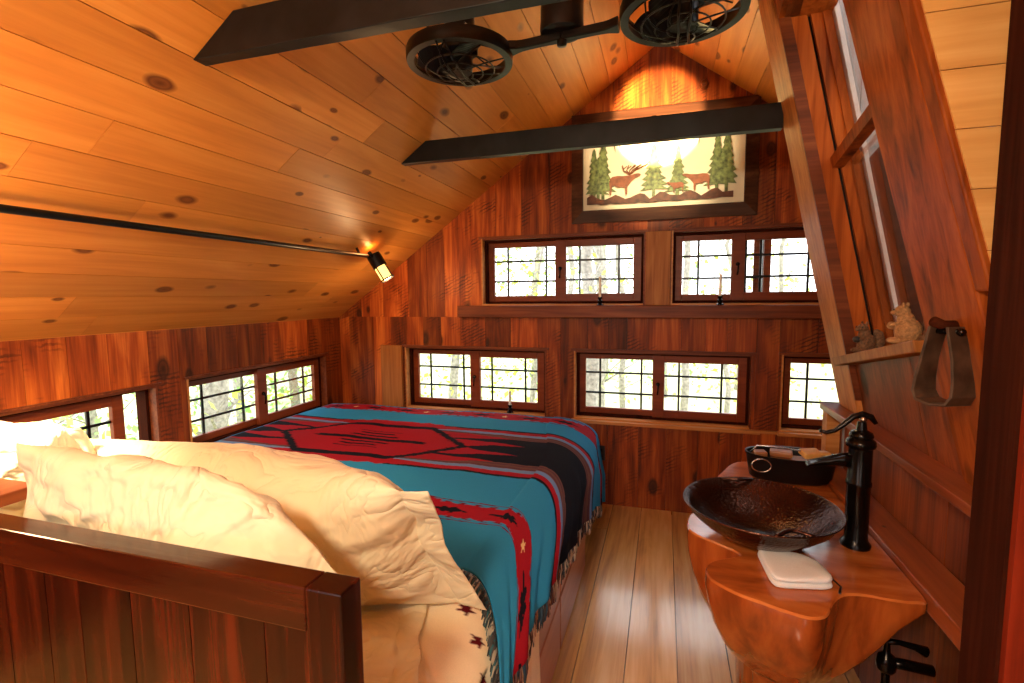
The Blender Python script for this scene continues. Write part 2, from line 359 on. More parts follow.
mb = MB(); hyp = math.hypot(1, SL)
slope(mb, dL, nL, 0, (RX-XL)*hyp+.02, YN, D, off=-.06)
slope(mb, dR, nR, 0, .42*hyp, YN, 2.62, off=-.06)
slope(mb, dR, nR, 0, (XR-RX)*hyp, 2.62, D, off=-.06)
slope(mb, dR, nR, .42*hyp, 1.75*hyp, YN, 1.56, off=-.06)
tag(mb.build('ceiling', M['pine']), 'steep pitched ceiling of knotty orange pine boards', kind='structure')
# right side
mb = MB(); planks(mb, 2.62, D, (.16,.24), lambda u: 0, lambda u: roofz(XR), [], lambda u, d, z: (XR+d, u, z))
tag(mb.build('wall_right_far', M['barn']), kind='structure')
mb = MB(); planks(mb, 1.155, 2.62, (.13,.30), lambda u: 0, lambda u: 1.06, [], lambda u, d, z: (.805+d, u, z))
tag(mb.build('wall_right', M['barn_lean']), 'lower board wall beneath the ledge on the right', kind='structure')
zs = lambda y: 1.335+.183*(2.38-y)
zh = lambda y: 2.714+.17*(2.41-y)
mb = MB()
planks(mb, 1.155, 2.62, (.17,.36), lambda u: 1.075, lambda u: zs(u)-.02, [], lambda u, d, z: (wx(z,.022)+d, u, z))
planks(mb, 1.50, 2.62, (.17,.3), lambda u: zh(u), lambda u: 3.12, [], lambda u, d, z: (wx(z,.022)+d, u, z))
planks(mb, 1.50, 1.64, (.3,.4), lambda u: zs(u)-.02, lambda u: zh(u), [], lambda u, d, z: (wx(z,.03)+d, u, z))
tag(mb.build('wall_right_leaning', M['barn_lean']), 'leaning board wall around the tilted side window', kind='structure')
mb = MB()
planks(mb, .42, .80, (.16,.22), lambda u: 1.112+(.785+.10-u)/LEAN, lambda u: 3.40, [], lambda u, d, z: (u, 2.60-d, z), th=.02, thick_back=0)
planks(mb, .80, XR, (.16,.22), lambda u: 0, lambda u: 3.40, [], lambda u, d, z: (u, 2.60-d, z), th=.02, thick_back=0)
tag(mb.build('wall_return', M['grey_siding']), 'grey weathered siding outside the tilted window', kind='structure')
mb = MB().box(.80,2.601,0,XR,2.625,roofz(XR)); mb.prism([(.80,2.601,1.4),(XR,2.601,1.4),(.80,2.601,roofz(.80))], (0,.024,0))
tag(mb.build('wall_return_lining', M['barn']), kind='structure')
# pale pine panel behind the near board and the partition post
mb = MB(); z = .75; py = lambda z: 1.325+.115*(z-1.56)
while z < 3.1:
    e = z+.134; mb.hexa([(wx(z,.012),py(z),z+.001),(1.7,py(z),z+.001),(1.7,py(z)+.006,z+.001),(wx(z,.012),py(z)+.006,z+.001),(wx(e,.012),py(e),e-.001),(1.7,py(e),e-.001),(1.7,py(e)+.006,e-.001),(wx(e,.012),py(e)+.006,e-.001)], random.random()); z = e
mb.hexa([(wx(.75,.10),py(.75)+.008,.75),(1.7,py(.75)+.008,.75),(1.7,py(.75)+.03,.75),(wx(.75,.10),py(.75)+.03,.75),(wx(3.1,.10),py(3.1)+.008,3.1),(1.7,py(3.1)+.008,3.1),(1.7,py(3.1)+.03,3.1),(wx(3.1,.10),py(3.1)+.03,3.1)], 0)
tag(mb.build('wall_panel', M['pine_pale']), 'pale pine horizontal boards behind the tall slanted board', kind='structure')
mb = MB().box(.582,1.05,0,.76,1.155,3.0, .3)
tag(mb.build('trim_1', M['dark_post']), 'dark upright post at the right edge', kind='structure')
tag(MB().box(.588,1.036,0,.80,1.0495,3.0,.8).build('trim_13', M['redpost']), 'red-brown edge board at the far right of the picture', kind='structure')
mb = MB(); planks(mb, .74, 1.7, (.16,.22), lambda u: 0, lambda u: roofz(u), [], lambda u, d, z: (u, 1.07+d, z))
tag(mb.build('wall_partition', M['barn_lean']), kind='structure')
mb = MB(); planks(mb, YN, 1.1, (.16,.22), lambda u: 0, lambda u: 2.1, [], lambda u, d, z: (1.62+d, u, z))
tag(mb.build('wall_right_near', M['barn']), kind='structure')
# trim of the leaning wall: two wide posts, sill, header, jamb strips
def leanbar(mb, y0, y1, o0, o1, za, zb, c=.5):
    """bar in the leaning plane; za/zb: functions of y"""
    p = []
    for f in (za, zb):
        for (o, y) in ((o0,y0),(o1,y0),(o1,y1),(o0,y1)):
            p.append((wx(f(y), o), y, f(y)))
    mb.hexa(p, c)
k = lambda c: (lambda y: c)
mb = MB(); leanbar(mb, 2.385, 2.62, 0, .07, k(1.082), k(3.02), .9)
tag(mb.build('trim_2', M['post'], bevel=.004), 'leaning pale post left of the tilted window', kind='structure')
mb = MB(); tb = lambda y0, y1, o0, o1, za, zb, c: mb.hexa([(wx(z,o),y+.115*(z-1.56),z) for z in (za,zb) for (o,y) in ((o0,y0),(o1,y0),(o1,y1),(o0,y1))], c)
tb(1.386, 1.668, 0, .095, 1.082, 3.02, .6)
tb(1.330, 1.385, -.002, .02, 1.60, 3.02, .2)
tag(mb.build('trim_3', M['postred'], bevel=.005), 'wide slanted red-brown board right of the tilted window', kind='structure')
mb = MB(); leanbar(mb, 1.672, 2.47, -.03, .11, lambda y: zs(y)-.036, zs, .4)
tag(mb.build('trim_4', M['post'], bevel=.004), 'slanted sill of the tilted window', kind='structure')
mb = MB(); leanbar(mb, 1.50, 2.42, .0, .20, zh, lambda y: zh(y)+.10, .4)
tag(mb.build('trim_5', M['postred']), kind='structure')
# the tilted window itself
w = empty('window_6', (0,0,0), 'tilted double sash window in the leaning wall', kind='structure')
mb = MB(); leanbar(mb, 2.376, 2.386, .0, .046, k(1.15), k(3.0), .2); mb.build('jamb', M['trim'], w)
mb = MB(); leanbar(mb, 2.380, 2.44, .046, .105, k(1.15), k(3.0), .9); leanbar(mb, 2.378, 2.44, .118, .158, k(1.15), k(3.0), .7); leanbar(mb, 2.372, 2.44, .158, .190, k(1.15), k(3.0), .6); mb.build('jamb', M['postred'], w)
mb = MB(); leanbar(mb, 2.395, 2.44, .105, .118, k(1.15), k(3.0), .2); mb.build('sash_track', M['black'], w)
mb = MB(); leanbar(mb, 1.62, 2.38, .10, .15, lambda y: zs(y)-.01, lambda y: zs(y)+.055, .5); mb.build('bottom_rail', M['postred'], w)
mb = MB(); zr = lambda y: 2.115+.14*(2.4-y)
leanbar(mb, 1.62, 2.385, .085, .125, lambda y: zr(y)-.012, lambda y: zr(y)+.030, .5); mb.build('meeting_rail', M['postred'], w)
mb = MB(); leanbar(mb, 1.62, 2.385, .165, .170, lambda y: zr(y)+.0, zh, .5); mb.build('glass_pane', M['glass'], w)
mb = MB(); leanbar(mb, 1.62, 2.378, .150, .155, lambda y: zs(y)+.05, zr, .5); mb.build('glass_pane', M['glass_shiny'], w)
mb = MB(); leanbar(mb, 1.62, 2.33, .200, .206, lambda y: zs(y)+.02, zr, .5); mb.build('dark_backing', M['behind_glass'], w)  # added dark sheet, darkens the lower pane so its reflections show
mb = MB(); leanbar(mb, 2.355, 2.44, .195, .212, k(1.2), k(3.0), .5); mb.build('outer_stop', M['white_paint'], w)
# wall ledges
tag(MB().box(.722,1.155,1.052,.86,2.655,1.082).build('ledge', M['ledge'], bevel=.003), 'long wooden ledge where the right wall starts to lean', 'ledge')
tag(MB().box(.690,1.155,.745,.803,2.62,.800).build('counter_ledge', M['ledge'], bevel=.004), 'narrow wooden counter strip behind the log vanity', 'counter')
tag(MB().box(.735,2.585,0,.79,2.65,1.05).build('trim_6', M['reveal']), 'short pale post under the far end of the ledge', kind='structure')

# ---------------------------------------------------------------- lattice windows
def window(idx, loc, rz, wd, ht, slide=0.0, latch=.5, label='', behind_glass=None):
    w = empty('window_%d' % idx, loc, label, kind='structure', rz=rz)
    t = .012
    MB().box(0,-.002,0,t,.055,ht,.7).build('reveal', M['reveal'], w)  # pale wood stands in for daylight on this side and the sill
    mb = MB(); mb.box(wd-t,-.002,0,wd,.055,ht,.6); mb.box(t,-.002,ht-t,wd-t,.055,ht,.3)
    mb.build('reveal', M['trim'], w)  # dark wood stands in for shade on the right side and top
    MB().box(t,-.012,0,wd-t,.055,t,.9).build('sill', M['reveal'], w)
    mb = MB(); f0, f1 = .055, WT
    mb.box(0,f0,0,.03,f1,ht,.3); mb.box(wd-.03,f0,0,wd,f1,ht,.3); mb.box(.03,f0,ht-.028,wd-.03,f1,ht,.3); mb.box(.03,f0,0,wd-.03,f1,.03,.3)
    mb.build('window_frame', M['dark_post'], w)
    hw = wd/2
    def sash(x0, x1, y, bl, br, bb, bt):
        z0, z1 = .03, ht-.028
        mb = MB(); c = random.random(); th = .032
        mb.box(x0,y,z0,x0+bl,y+th,z1,c); mb.box(x1-br,y,z0,x1,y+th,z1,c); mb.box(x0+bl,y,z0,x1-br,y+th,z0+bb,c); mb.box(x0+bl,y,z1-bt,x1-br,y+th,z1,c)
        s = mb.build('sash', M['winwood'], w, bevel=.003)
        gx0, gx1, gz0, gz1 = x0+bl, x1-br, z0+bb, z1-bt
        MB().box(gx0-.003,y+.014,gz0-.003,gx1+.003,y+.017,gz1+.003).build('glass_pane', M['glass'], s)
        mb = MB(); gw = gx1-gx0; gh = gz1-gz0; q = .0075
        for fx in (.205,.79): mb.box(gx0+gw*fx-q,y+.018,gz0,gx0+gw*fx+q,y+.028,gz1)
        for fz in (.30,.715): mb.box(gx0,y+.0185,gz0+gh*fz-q,gx1,y+.0275,gz0+gh*fz+q)
        mb.build('muntin_grid', M['black'], s)
        return s
    sash(.028, hw+.03, .092, .05, .045, .045, .04)
    s = sash(hw-.045-slide, wd-.028-slide, .058, .085, .058, .058, .052)
    lx = hw-.045-slide+.04
    mb = MB(); zl = ht*latch
    mb.lathe([(.011,0),(.014,.004),(.014,.012),(.008,.018)], (lx,.058,zl+.02), 14, M=Matrix.Rotation(PI/2,3,'X'))
    mb.tube([(lx,.042,zl+.02),(lx+.002,.036,zl),(lx,.034,zl-.03),(lx-.003,.036,zl-.055)], [.007,.006,.005,.006], 8)
    mb.build('latch', M['bronze'], w, smooth=True)
    if behind_glass is not None:
        MB().box(behind_glass,.145,.03,behind_glass+.045,.165,ht-.03,.5).build('outer_stop', M['trim'], w)
        MB().box(behind_glass+.055,.140,.03,behind_glass+.075,.165,ht-.03,.5).build('track', M['black'], w)
    return w
labs = ['lattice window high on the far wall, left of the centre post', 'lattice window high on the far wall, right of the centre post', 'low far-wall lattice window above the foot of the bed', 'low far-wall lattice window in the middle', 'low far-wall lattice window behind the leaning post']
for i, (x0, z0, x1, z1) in enumerate(FW):
    window(i+1, (x0, D, z0), 0, x1-x0, z1-z0, label=labs[i], slide=(.18 if i == 1 else 0), behind_glass=(.735-.18 if i == 1 else None))
window(7, (XL, LW[0][0], LW[0][1]), PI/2, LW[0][2]-LW[0][0], LW[0][3]-LW[0][1], slide=.12, label='left knee-wall window behind the pillows')
window(8, (XL, LW[1][0], LW[1][1]), PI/2, LW[1][2]-LW[1][0], LW[1][3]-LW[1][1], label='left knee-wall window beside the foot of the bed')
# casing strips over the windows, the long shelf and the centre post
mb = MB()
mb.box(-1.40,D-.014,2.046,-.115,D,2.060,.6); mb.box(.035,D-.014,2.046,1.32,D,2.060,.5)
for (x0,z0,x1,z1) in FW[2:]: mb.box(x0-.02,D-.016,z1,x1+.02,D,z1+.016,.4)
tag(mb.build('trim_7', M['trim']), kind='structure')
mb = MB()
for (x0,z0,x1,z1) in FW[3:]: mb.box(x0-.015,D-.05,z0-.022,x1+(.05 if x0<0 else .02),D,z0,.7)
mb.box(.58,D-.022,z0-.02,.80,D,z0-.001,.7)
tag(mb.build('trim_8', M['reveal']), kind='structure')
tag(MB().box(-1.575,D-.06,1.43,1.55,D,1.522,.5).build('trim_9', M['trim'], bevel=.006), 'long dark shelf board under the upper windows', kind='structure')
tag(MB().box(-.125,D-.022,1.522,.043,D,2.043,.55).build('trim_10', M['post'], bevel=.003), 'board between the two upper windows', kind='structure')
tag(MB().box(-2.30,D-.03,.0,-2.105,D+.0,1.19,.75).build('trim_11', M['post'], bevel=.003), 'pale board beside the low window near the bed corner', kind='structure')
mb = MB()
for (y0,z0,y1,z1) in LW: mb.box(XL,y0-.02,z1,XL+.014,y1+.02,z1+.014,.4)
tag(mb.build('trim_12', M['trim']), kind='structure')

# ---------------------------------------------------------------- tie beams
def tiebeam(name, y0, y1, z0, z1, xr, label):
    mb = MB(); e0 = RX-(RZ-z0)/SL; e1 = RX-(RZ-z1)/SL
    n = 24; rings = []
    for i in range(n+1):
        t = i/n; a = e0+(xr-e0)*t; b_ = e1+(xr-e1)*t
        j = lambda s: noise.noise(Vector((t*9, s, y0*3)))*.0025
        rings.append([(a,y0+j(1),z0+j(2)),(a,y1+j(3),z0+j(4)),(b_,y1+j(5),z1),(b_,y0+j(6),z1)])
    mb.loft(rings)
    return tag(mb.build(name, M['beam'], bevel=.003), label, 'beam', 'black ceiling tie beams')
tiebeam('tie_beam', 1.274, 1.324, 2.345, 2.465, .50, 'black painted tie beam nearest the camera, in front of the fan')
tiebeam('tie_beam', 2.575, 2.625, 2.343, 2.455, wx(2.39)-.001, 'black painted tie beam crossing in front of the framed picture')

# ---------------------------------------------------------------- pipe rail with lamps
pz = 1.885; px = -1.985
pr0 = empty('pipe_rail', (px,1,pz), 'long black pipe mounted along the sloping pine ceiling', 'pipe')
L = lambda o, p: (o.location.__setattr__ if 0 else None)
def rel(o, *p): return [(q[0]-o.location.x, q[1]-o.location.y, q[2]-o.location.z) for q in p]
MB().tube(rel(pr0, (px,-1.3,pz),(px,.5,pz),(px,2.0,pz),(px,3.06,pz)), .014, 12).build('pipe', M['black'], pr0, smooth=True)
for y in (-.9,.75,2.98):
    q = roofz(px)
    MB().tube(rel(pr0, (px,y,pz),(px-.03,y,q-.02+.02)), .009, 8).build('bracket', M['black'], pr0, smooth=True)
def cage_lamp(loc, direction, label):
    e = empty('rail_lamp', loc, label, 'lamp', 'cylindrical lamps on the pipe rail')
    R = Vector(direction).normalized().to_track_quat('Z', 'Y').to_matrix()
    c0 = MB().lathe([(.008,-.012),(.034,-.010),(.036,0),(.036,.055),(.0365,.06)], (0,0,0), 24, M=R).build('lamp_cap', M['black'], e, smooth=True); smoothshade(c0)
    MB().tube([R @ Vector((0,0,.0)), R @ Vector((-.03,0,.0)), R @ Vector((-.05,0,-.02))], .009, 8).build('swivel', M['black'], e, smooth=True)
    MB().lathe([(.031,.058),(.031,.125)], (0,0,0), 24, cap=False, M=R).build('glass_sleeve', M['lampglass'], e, smooth=True)
    MB().lathe([(.0005,.122),(.029,.123)], (0,0,0), 24, cap=False, M=R).build('lens', M['lampend'], e)
    mb = MB()
    for i in range(4):
        a = i*PI/2+.4; p = Vector((.0335*math.cos(a), .0335*math.sin(a), .058)); mb.tube([R @ p, R @ (p+Vector((0,0,.07)))], .0035, 6)
    mb.tube([R @ Vector((.033*math.cos(2*PI*i/24), .033*math.sin(2*PI*i/24), .127)) for i in range(24)], .004, 6, loop=True)
    mb.build('cage', M['black'], e, smooth=True)
    e.scale = (1.4,1.4,1.4)
    return e, R
def lamp(name, typ, loc, energy, col, size=.05, direction=None, spot=60, blend=.5):
    d = bpy.data.lights.new(name, typ); d.energy = energy; d.color = col
    if typ in ('POINT', 'SPOT'): d.shadow_soft_size = size
    if typ == 'AREA': d.size = size
    if typ == 'SPOT': d.spot_size = math.radians(spot); d.spot_blend = blend
    o = bpy.data.objects.new(name, d); COL.objects.link(o); o.location = loc
    if direction: o.rotation_euler = Vector(direction).normalized().to_track_quat('-Z', 'Y').to_euler()
    return o
WARM = (1,.62,.30); SOFT = (1,.80,.55)
dv = (.32,.10,-.62)
cage_lamp((px+.035,3.10,pz-.005), (.42,.12,-.75), 'lit lamp at the far end of the black pipe')
lamp('rail_lamp_light', 'POINT', (px+.035+.42/.868*.22,3.14,pz-.20), 5, WARM, .03)
lamp('rail_lamp_uplight', 'POINT', (px+.02,3.10,pz+.04), .35, (1,.4,.12), .02)
cage_lamp((px+.03,.55,pz-.005), (.2,.5,-.75), 'lit lamp on the pipe above the pillows')
lamp('rail_lamp_light', 'SPOT', (px+.08,.69,pz-.20), 88, (1,.80,.50), .04, (-.12,.25,-.9), 120, .7)
lamp('rail_lamp_light', 'POINT', (px+.12,.69,pz-.22), 7, WARM, .05)

# ---------------------------------------------------------------- dual fan
fc = Vector((-.382,1.933,0))
fan = empty('ceiling_fan', (fc.x,fc.y,2.56), 'black twin-head caged ceiling fan on a horizontal arm', 'fan')
H = 2.56
mb = MB(); mb.lathe([(.062,.012),(.080,.016),(.082,.03),(.080,.06),(.080,.30),(.07,.33)], (0,0,0), 32); smoothshade(mb.build('motor_housing', M['black'], fan))
mb = MB(); mb.lathe([(.0,-.03),(.018,-.028),(.02,-.012),(.012,.02)], (0,0,0), 16); mb.build('finial', M['black'], fan, smooth=True)
arm = []
mb = MB(); A = Vector((-.405,-.018,-.035)); B = Vector((.427,-.067,-.015))
for s, E_ in ((-1,A),(1,B)):
    rings = []
    for i in range(13):
        t = i/12; p = E_*(t*.50); w_ = .022-.006*math.sin(PI*t)+(.014 if t > .8 else 0)*((t-.8)/.2 if t > .8 else 0)
        h = .016
        rings.append([(p.x,p.y-w_,p.z+.005-h),(p.x,p.y+w_,p.z+.005-h),(p.x,p.y+w_,p.z+.005+h),(p.x,p.y-w_,p.z+.005+h)])
    mb.loft(rings)
mb.build('arm', M['black'], fan, bevel=.006)
for s, E_ in ((0,A),(1,B)):
    R0 = .207; c = E_
    mb = MB(); mb.lathe([(R0-.028,-.012),(R0,-.012),(R0+.003,.0),(R0+.003,.028),(R0,.036),(R0-.02,.036),(R0-.022,.028),(R0-.022,0),(R0-.028,-.012)], (0,0,0), 56, cap=False)
    drum = mb.build('fan_ring', M['black'], fan); drum.location = c; smoothshade(drum)
    mb = MB()
    for sgn in (-1,):
        for rr, zz in ((.05,-.052),(.09,-.046),(.135,-.034)):
            mb.tube([(rr*math.cos(2*PI*i/36), rr*math.sin(2*PI*i/36), zz) for i in range(36)], .003, 6, loop=True)
        for i in range(8):
            a = 2*PI*i/8; pts = []
            for j in range(9):
                t = j/8; r_ = .045+(.186-.045)*t; aa = a+.9*t; z = -.053+.05*t**2
                pts.append((r_*math.cos(aa), r_*math.sin(aa), z))
            mb.tube(pts, .003, 6)
        for i in range(8):
            a = 2*PI*i/8; pts = []
            for j in range(9):
                t = j/8; r_ = .045+(.186-.045)*t; aa = a-.3*t; z = .08-.03*t**2
                pts.append((r_*math.cos(aa), r_*math.sin(aa), z))
            mb.tube(pts, .003, 6)
    for yy in (-.012,.018):
        mb.tube([(yy,-.198,-.012),(yy*1.3,-.10,-.055),(yy,0,-.062),(yy*1.3,.10,-.055),(yy,.198,-.012)], .004, 6)
    mb.build('wire_guard', M['black'], drum)
    mb = MB(); mb.lathe([(.0,-.046),(.045,-.044),(.05,-.03),(.05,.02),(.07,.03),(.075,.09),(.06,.13),(.06,.19),(0,.19)], (0,0,0), 28); smoothshade(mb.build('motor', M['black'], drum))
    for i in range(4):
        a = i*PI/2+.6+s*.5; mb = MB(); rings = []
        for j in range(8):
            t = j/7; r_ = .045+.12*t; w_ = .028+.035*math.sin(PI*min(1,t*.8+.1)); tw = .5-.2*t
            u = Vector((math.cos(a), math.sin(a), 0)); vv = Vector((-math.sin(a), math.cos(a), 0))*math.cos(tw)+Vector((0,0,1))*math.sin(tw)
            p = u*r_+Vector((0,0,-.005)); n = u.cross(vv)*.0015
            rings.append([p-vv*w_-n, p+vv*w_-n, p+vv*w_+n, p-vv*w_+n])
        mb.loft(rings); mb.build('blade', M['black'], drum)
    MB().lathe([(.052,.15),(.052,.215)], (0,0,0), 24).build('motor_cap', M['black'], drum, smooth=False)
# mount up to the ridge ceiling
MB().tube([(0,0,.32),(0,0,roofz(fc.x)-H-.0)], .035, 16).build('downrod', M['black'], fan, smooth=True)

# ---------------------------------------------------------------- framed picture
pc = empty('framed_picture', (-.04,D-.03,2.50), 'dark wood framed picture of pines and elk above the upper windows', 'picture')
PX0, PX1, PZ0, PZ1 = -.62, .628, -.376, .392; fw = .085
def frame_side(a, b_, ia, ib):
    return MB().loft([[(a[0],-.0,a[1]),(a[0],.028,a[1]),(ia[0],.028,ia[1]),(ia[0],-.018,ia[1])],[(b_[0],-.0,b_[1]),(b_[0],.028,b_[1]),(ib[0],.028,ib[1]),(ib[0],-.018,ib[1])]])
o_ = [(PX0,PZ0),(PX1,PZ0),(PX1,PZ1),(PX0,PZ1)]; i_ = [(PX0+fw,PZ0+fw),(PX1-fw,PZ0+fw),(PX1-fw,PZ1-fw),(PX0+fw,PZ1-fw)]
mb = MB()
for k_ in range(4):
    q = frame_side(o_[k_], o_[(k_+1)%4], i_[k_], i_[(k_+1)%4]); n0 = len(mb.v); mb.v += q.v; mb.f += [tuple(n0+t for t in f) for f in q.f]; mb.c += [.2+.2*k_]*len(q.f)
mb.build('picture_frame', M['frame'], pc)
MB().box(PX0+fw-.01,.010,PZ0+fw-.01,PX1-fw+.01,.022,PZ1-fw+.01).build('backing_panel', M['art_bg'], pc)
def flat(name, poly, m, y, th=.006):
    return MB().prism([(x, y, z) for x, z in poly], (0,th,0)).build(name, m, pc)
rnd = random.Random(3)
def pine(x, z, h, w_, y):
    Lp, Rp = [], []; n = 8
    for i in range(n):
        t = i/n; r_ = w_*(1-t)*.5+.008
        zz = z+h*(.14+.86*t); j = rnd.uniform(.8,1.15)
        Lp += [(x-r_*j, zz-.008), (x-r_*.55, zz+h*.065)]; Rp += [(x+r_*rnd.uniform(.8,1.15), zz-.008), (x+r_*.55, zz+h*.065)]
    poly = [(x+.010,z),(x+.010,z+h*.14)]+Rp+[(x,z+h)]+list(reversed(Lp))+[(x-.010,z+h*.14),(x-.010,z)]
    flat('pine_silhouette', poly, M['art_tree'], y)
bz = PZ0+fw
for (x, h, w_, y) in ((-.455,.36,.12,-.006),(-.39,.42,.15,-.010),(-.425,.30,.13,-.002),(-.04,.36,.17,-.008),(.12,.34,.12,-.004),(.115,.22,.14,-.008),(.37,.40,.14,-.006),(.43,.42,.14,-.010)):
    pine(x, bz+.075, h, w_, y)
gp = []
for i in range(30): 
    x = -.505+.98*i/29; gp.append((x, bz+.085+.018*math.sin(i*1.3)+rnd.uniform(-.01,.012)))
gp2 = [(x, bz+.038+rnd.uniform(-.004,.004)) for x, z in reversed(gp)]
flat('ground_silhouette', gp+gp2, M['art_rock'], -.012)
def scalep(pts, cx, cz, s, fx=1): return [(cx+x*s*fx, cz+z*s) for x, z in pts]
elk = [(-1.0,.0),(-.92,.0),(-.88,.55),(-.70,.62),(-.45,.5),(-.2,.5),(.0,.45),(.05,.0),(.14,.0),(.16,.5),(.38,.80),(.62,1.02),(.98,1.16),(1.02,1.26),(.85,1.32),(.62,1.30),(.45,1.24),(.20,1.22),(-.1,1.20),(-.5,1.24),(-.85,1.2),(-1.02,1.05),(-1.06,.75),(-1.02,.45)]
flat('elk_silhouette', scalep(elk, -.235, bz+.10, .105), M['art_elk'], -.016)
mb = MB()
for a in (-.25,-.05,.15,.35,.55):
    p0 = (-.20,-.014,bz+.235); mb.tube([p0,(-.20+a*.10-.02,-.014,bz+.262),(-.20+a*.22,-.014,bz+.30)], .004, 5)
    mb.tube([(-.20+a*.15-.01,-.014,bz+.275),(-.20+a*.15+.015,-.014,bz+.293)], .003, 5)
mb.build('antlers', M['art_elk'], pc)
flat('elk_silhouette', scalep(elk, .235, bz+.10, .085, -1), M['art_elk'], -.016)
flat('elk_silhouette', scalep(elk, .10, bz+.09, .055, -1), M['art_elk'], -.018)
# branches in the top corners
for sx, x0 in ((1,-.36),(-1,.30)):
    for i in range(5):
        flat('branch_silhouette', [(x0+sx*.035*i, PZ1-fw), (x0+sx*(.035*i+.03), PZ1-fw), (x0+sx*(.035*i+.055), PZ1-fw-.20+.012*i)], M['art_rock'], -.004)
# picture spotlight standing on the back of the tie beam
sp = empty('picture_spotlight', (-.06,2.655,2.405), 'small black spotlight hidden behind the tie beam', 'spotlight')
MB().box(-.03,-.028,0,.03,.02,.012).build('base', M['black'], sp)
MB().tube([(0,0,.01),(0,.01,.04)], .006, 8).build('stem', M['black'], sp)
MB().lathe([(.015,-.03),(.028,-.025),(.03,.03),(.027,.03),(.02,0)], (0,.015,.05), 20, cap=False, M=Vector((0,1,.12)).to_track_quat('Z','Y').to_matrix()).build('shade', M['black'], sp, smooth=True)
lamp('picture_spotlight_beam', 'SPOT', (-.06,2.71,2.475), 34, (1,.78,.45), .02, (0.0,1,.09), 60, .5)
lamp('picture_spotlight_core', 'SPOT', (-.06,2.71,2.475), 340, (1,.74,.36), .015, (0.0,1,.31), 35, .35)

# wall knob high beside the picture
kb = tag(MB().lathe([(.012,0),(.03,.006),(.03,.014),(.012,.02),(.012,.04),(.024,.052),(.018,.066),(0,.07)], (.235,D,3.0), 18, M=Matrix.Rotation(PI/2,3,'X')).build('wall_peg', M['trim'], smooth=True), 'small dark turned wooden peg on the gable wall above the picture', 'peg')

# ---------------------------------------------------------------- candlesticks
def candlestick(loc, label, h=.15):
    e = empty('candlestick', loc, label, 'candlestick', 'single candlesticks on the window sills')
    smoothshade(MB().lathe([(.026,0),(.026,.006),(.012,.014),(.020,.026),(.018,.036),(.010,.042),(.016,.050),(.016,.062),(.011,.062)], (0,0,0), 20).build('holder', M['bronze'], e))
    MB().lathe([(.010,.058),(.010,.058+h),(.006,.062+h)], (0,0,0), 14).build('candle', M['cream'], e, smooth=False)
    MB().tube([(0,0,.06+h),(0,.001,.072+h)], .0015, 5).build('wick', M['black'], e)
    return e
candlestick((-.447,D-.031,1.5225), 'cream candle in dark holder on the upper shelf, left of the centre board')
candlestick((.373,D-.031,1.5225), 'cream candle in dark holder on the upper shelf, before the right window')
candlestick((-1.16,D-.025+.03,.668), 'cream candle in dark holder on the sill past the foot of the bed', .11)
candlestick((1.05,D-.028,.668-.0125), 'cream candle in dark holder on the low sill beyond the right ledge', .14)
# electric outlet
ou = empty('outlet', (-.44,D,.40), 'dark brown electric outlet on the far wall beside the bed foot', 'outlet')
MB().box(-.035,-.008,-.057,.035,0,.057).build('cover_plate', M['outletblk'], ou, bevel=.003)
for z in (-.025,.02): MB().box(-.017,-.011,z-.012,.017,-.008,z+.014).build('socket', M['black'], ou, bevel=.002)

# ---------------------------------------------------------------- bed
bed = empty('bed', (-1.5,.6,0), 'built-in bed with dark red headboard and drawer base', 'bed')
def bb(x0,y0,z0,x1,y1,z1,c=.5, mb=None):
    mb = mb or MB(); mb.box(x0+1.5,y0-.6,z0,x1+1.5,y1-.6,z1,c); return mb
hb = bb(-2.62,.598,0,-.505,.622,1.10)
mb = MB(); xx = -2.60
while xx < -.51:
    e = min(xx+random.uniform(.09,.16), -.505); bb(xx+.001,.597,0,e-.001,.625,1.12, random.random(), mb); xx = e
hbo = mb.build('headboard', M['headboard'], bed)
bb(-2.66,.583,1.168-.07,-.505,.633,1.168,.4).build('top_rail', M['headrail'], hbo, bevel=.003)
bb(-.505,.583,0,-.441,.633,1.168,.6).build('side_stile', M['headboard'], hbo, bevel=.003)
bb(-2.66,.633,1.14,-1.40,.765,1.168,.7).build('shelf', M['ledge'], bed, bevel=.003)
mb = bb(-2.66,.64,.0,-.425,2.80,.42); bb(-2.66,2.80,0,-.52,3.42,.42,.5,mb); ba = mb.build('base', M['base'], bed)
for (y0,y1,z0,z1) in ((.66,2.04,.285,.415),(2.06,2.79,.285,.415),(.66,2.04,.02,.265),(2.06,2.79,.02,.265)):
    bb(-.425,y0,z0,-.411,y1,z1,random.random()).build('drawer', M['base'], ba, bevel=.003)
MT = .700
# mattress with rounded edges
def rbox(x0,y0,z0,x1,y1,z1,r,seg=5):
    pts = []
    for (cx,cy,a0) in ((x1-r,y1-r,0),(x0+r,y1-r,PI/2),(x0+r,y0+r,PI),(x1-r,y0+r,1.5*PI)):
        for i in range(seg+1):
            a = a0+PI/2*i/seg; pts.append((cx,cy,math.cos(a),math.sin(a)))
    rings = []; rr = min(r*.8, .05)
    for i in range(5):
        a = -PI/2+PI/2*i/4; rings.append((z0+rr+rr*math.sin(a), r-rr+rr*math.cos(a)))
    for i in range(5):
        a = PI/2*i/4; rings.append((z1-rr+rr*math.sin(a), r-rr+rr*math.cos(a)))
    return MB().loft([[(cx+ca*q, cy+sa*q, z) for (cx,cy,ca,sa) in pts] for z, q in rings])
tag(rbox(-2.64,.642,.424,-.55,3.46,MT-.012,.13).build('mattress', M['mattress'], smooth=True), 'thick cream mattress on the bed base under the sheets', 'mattress')

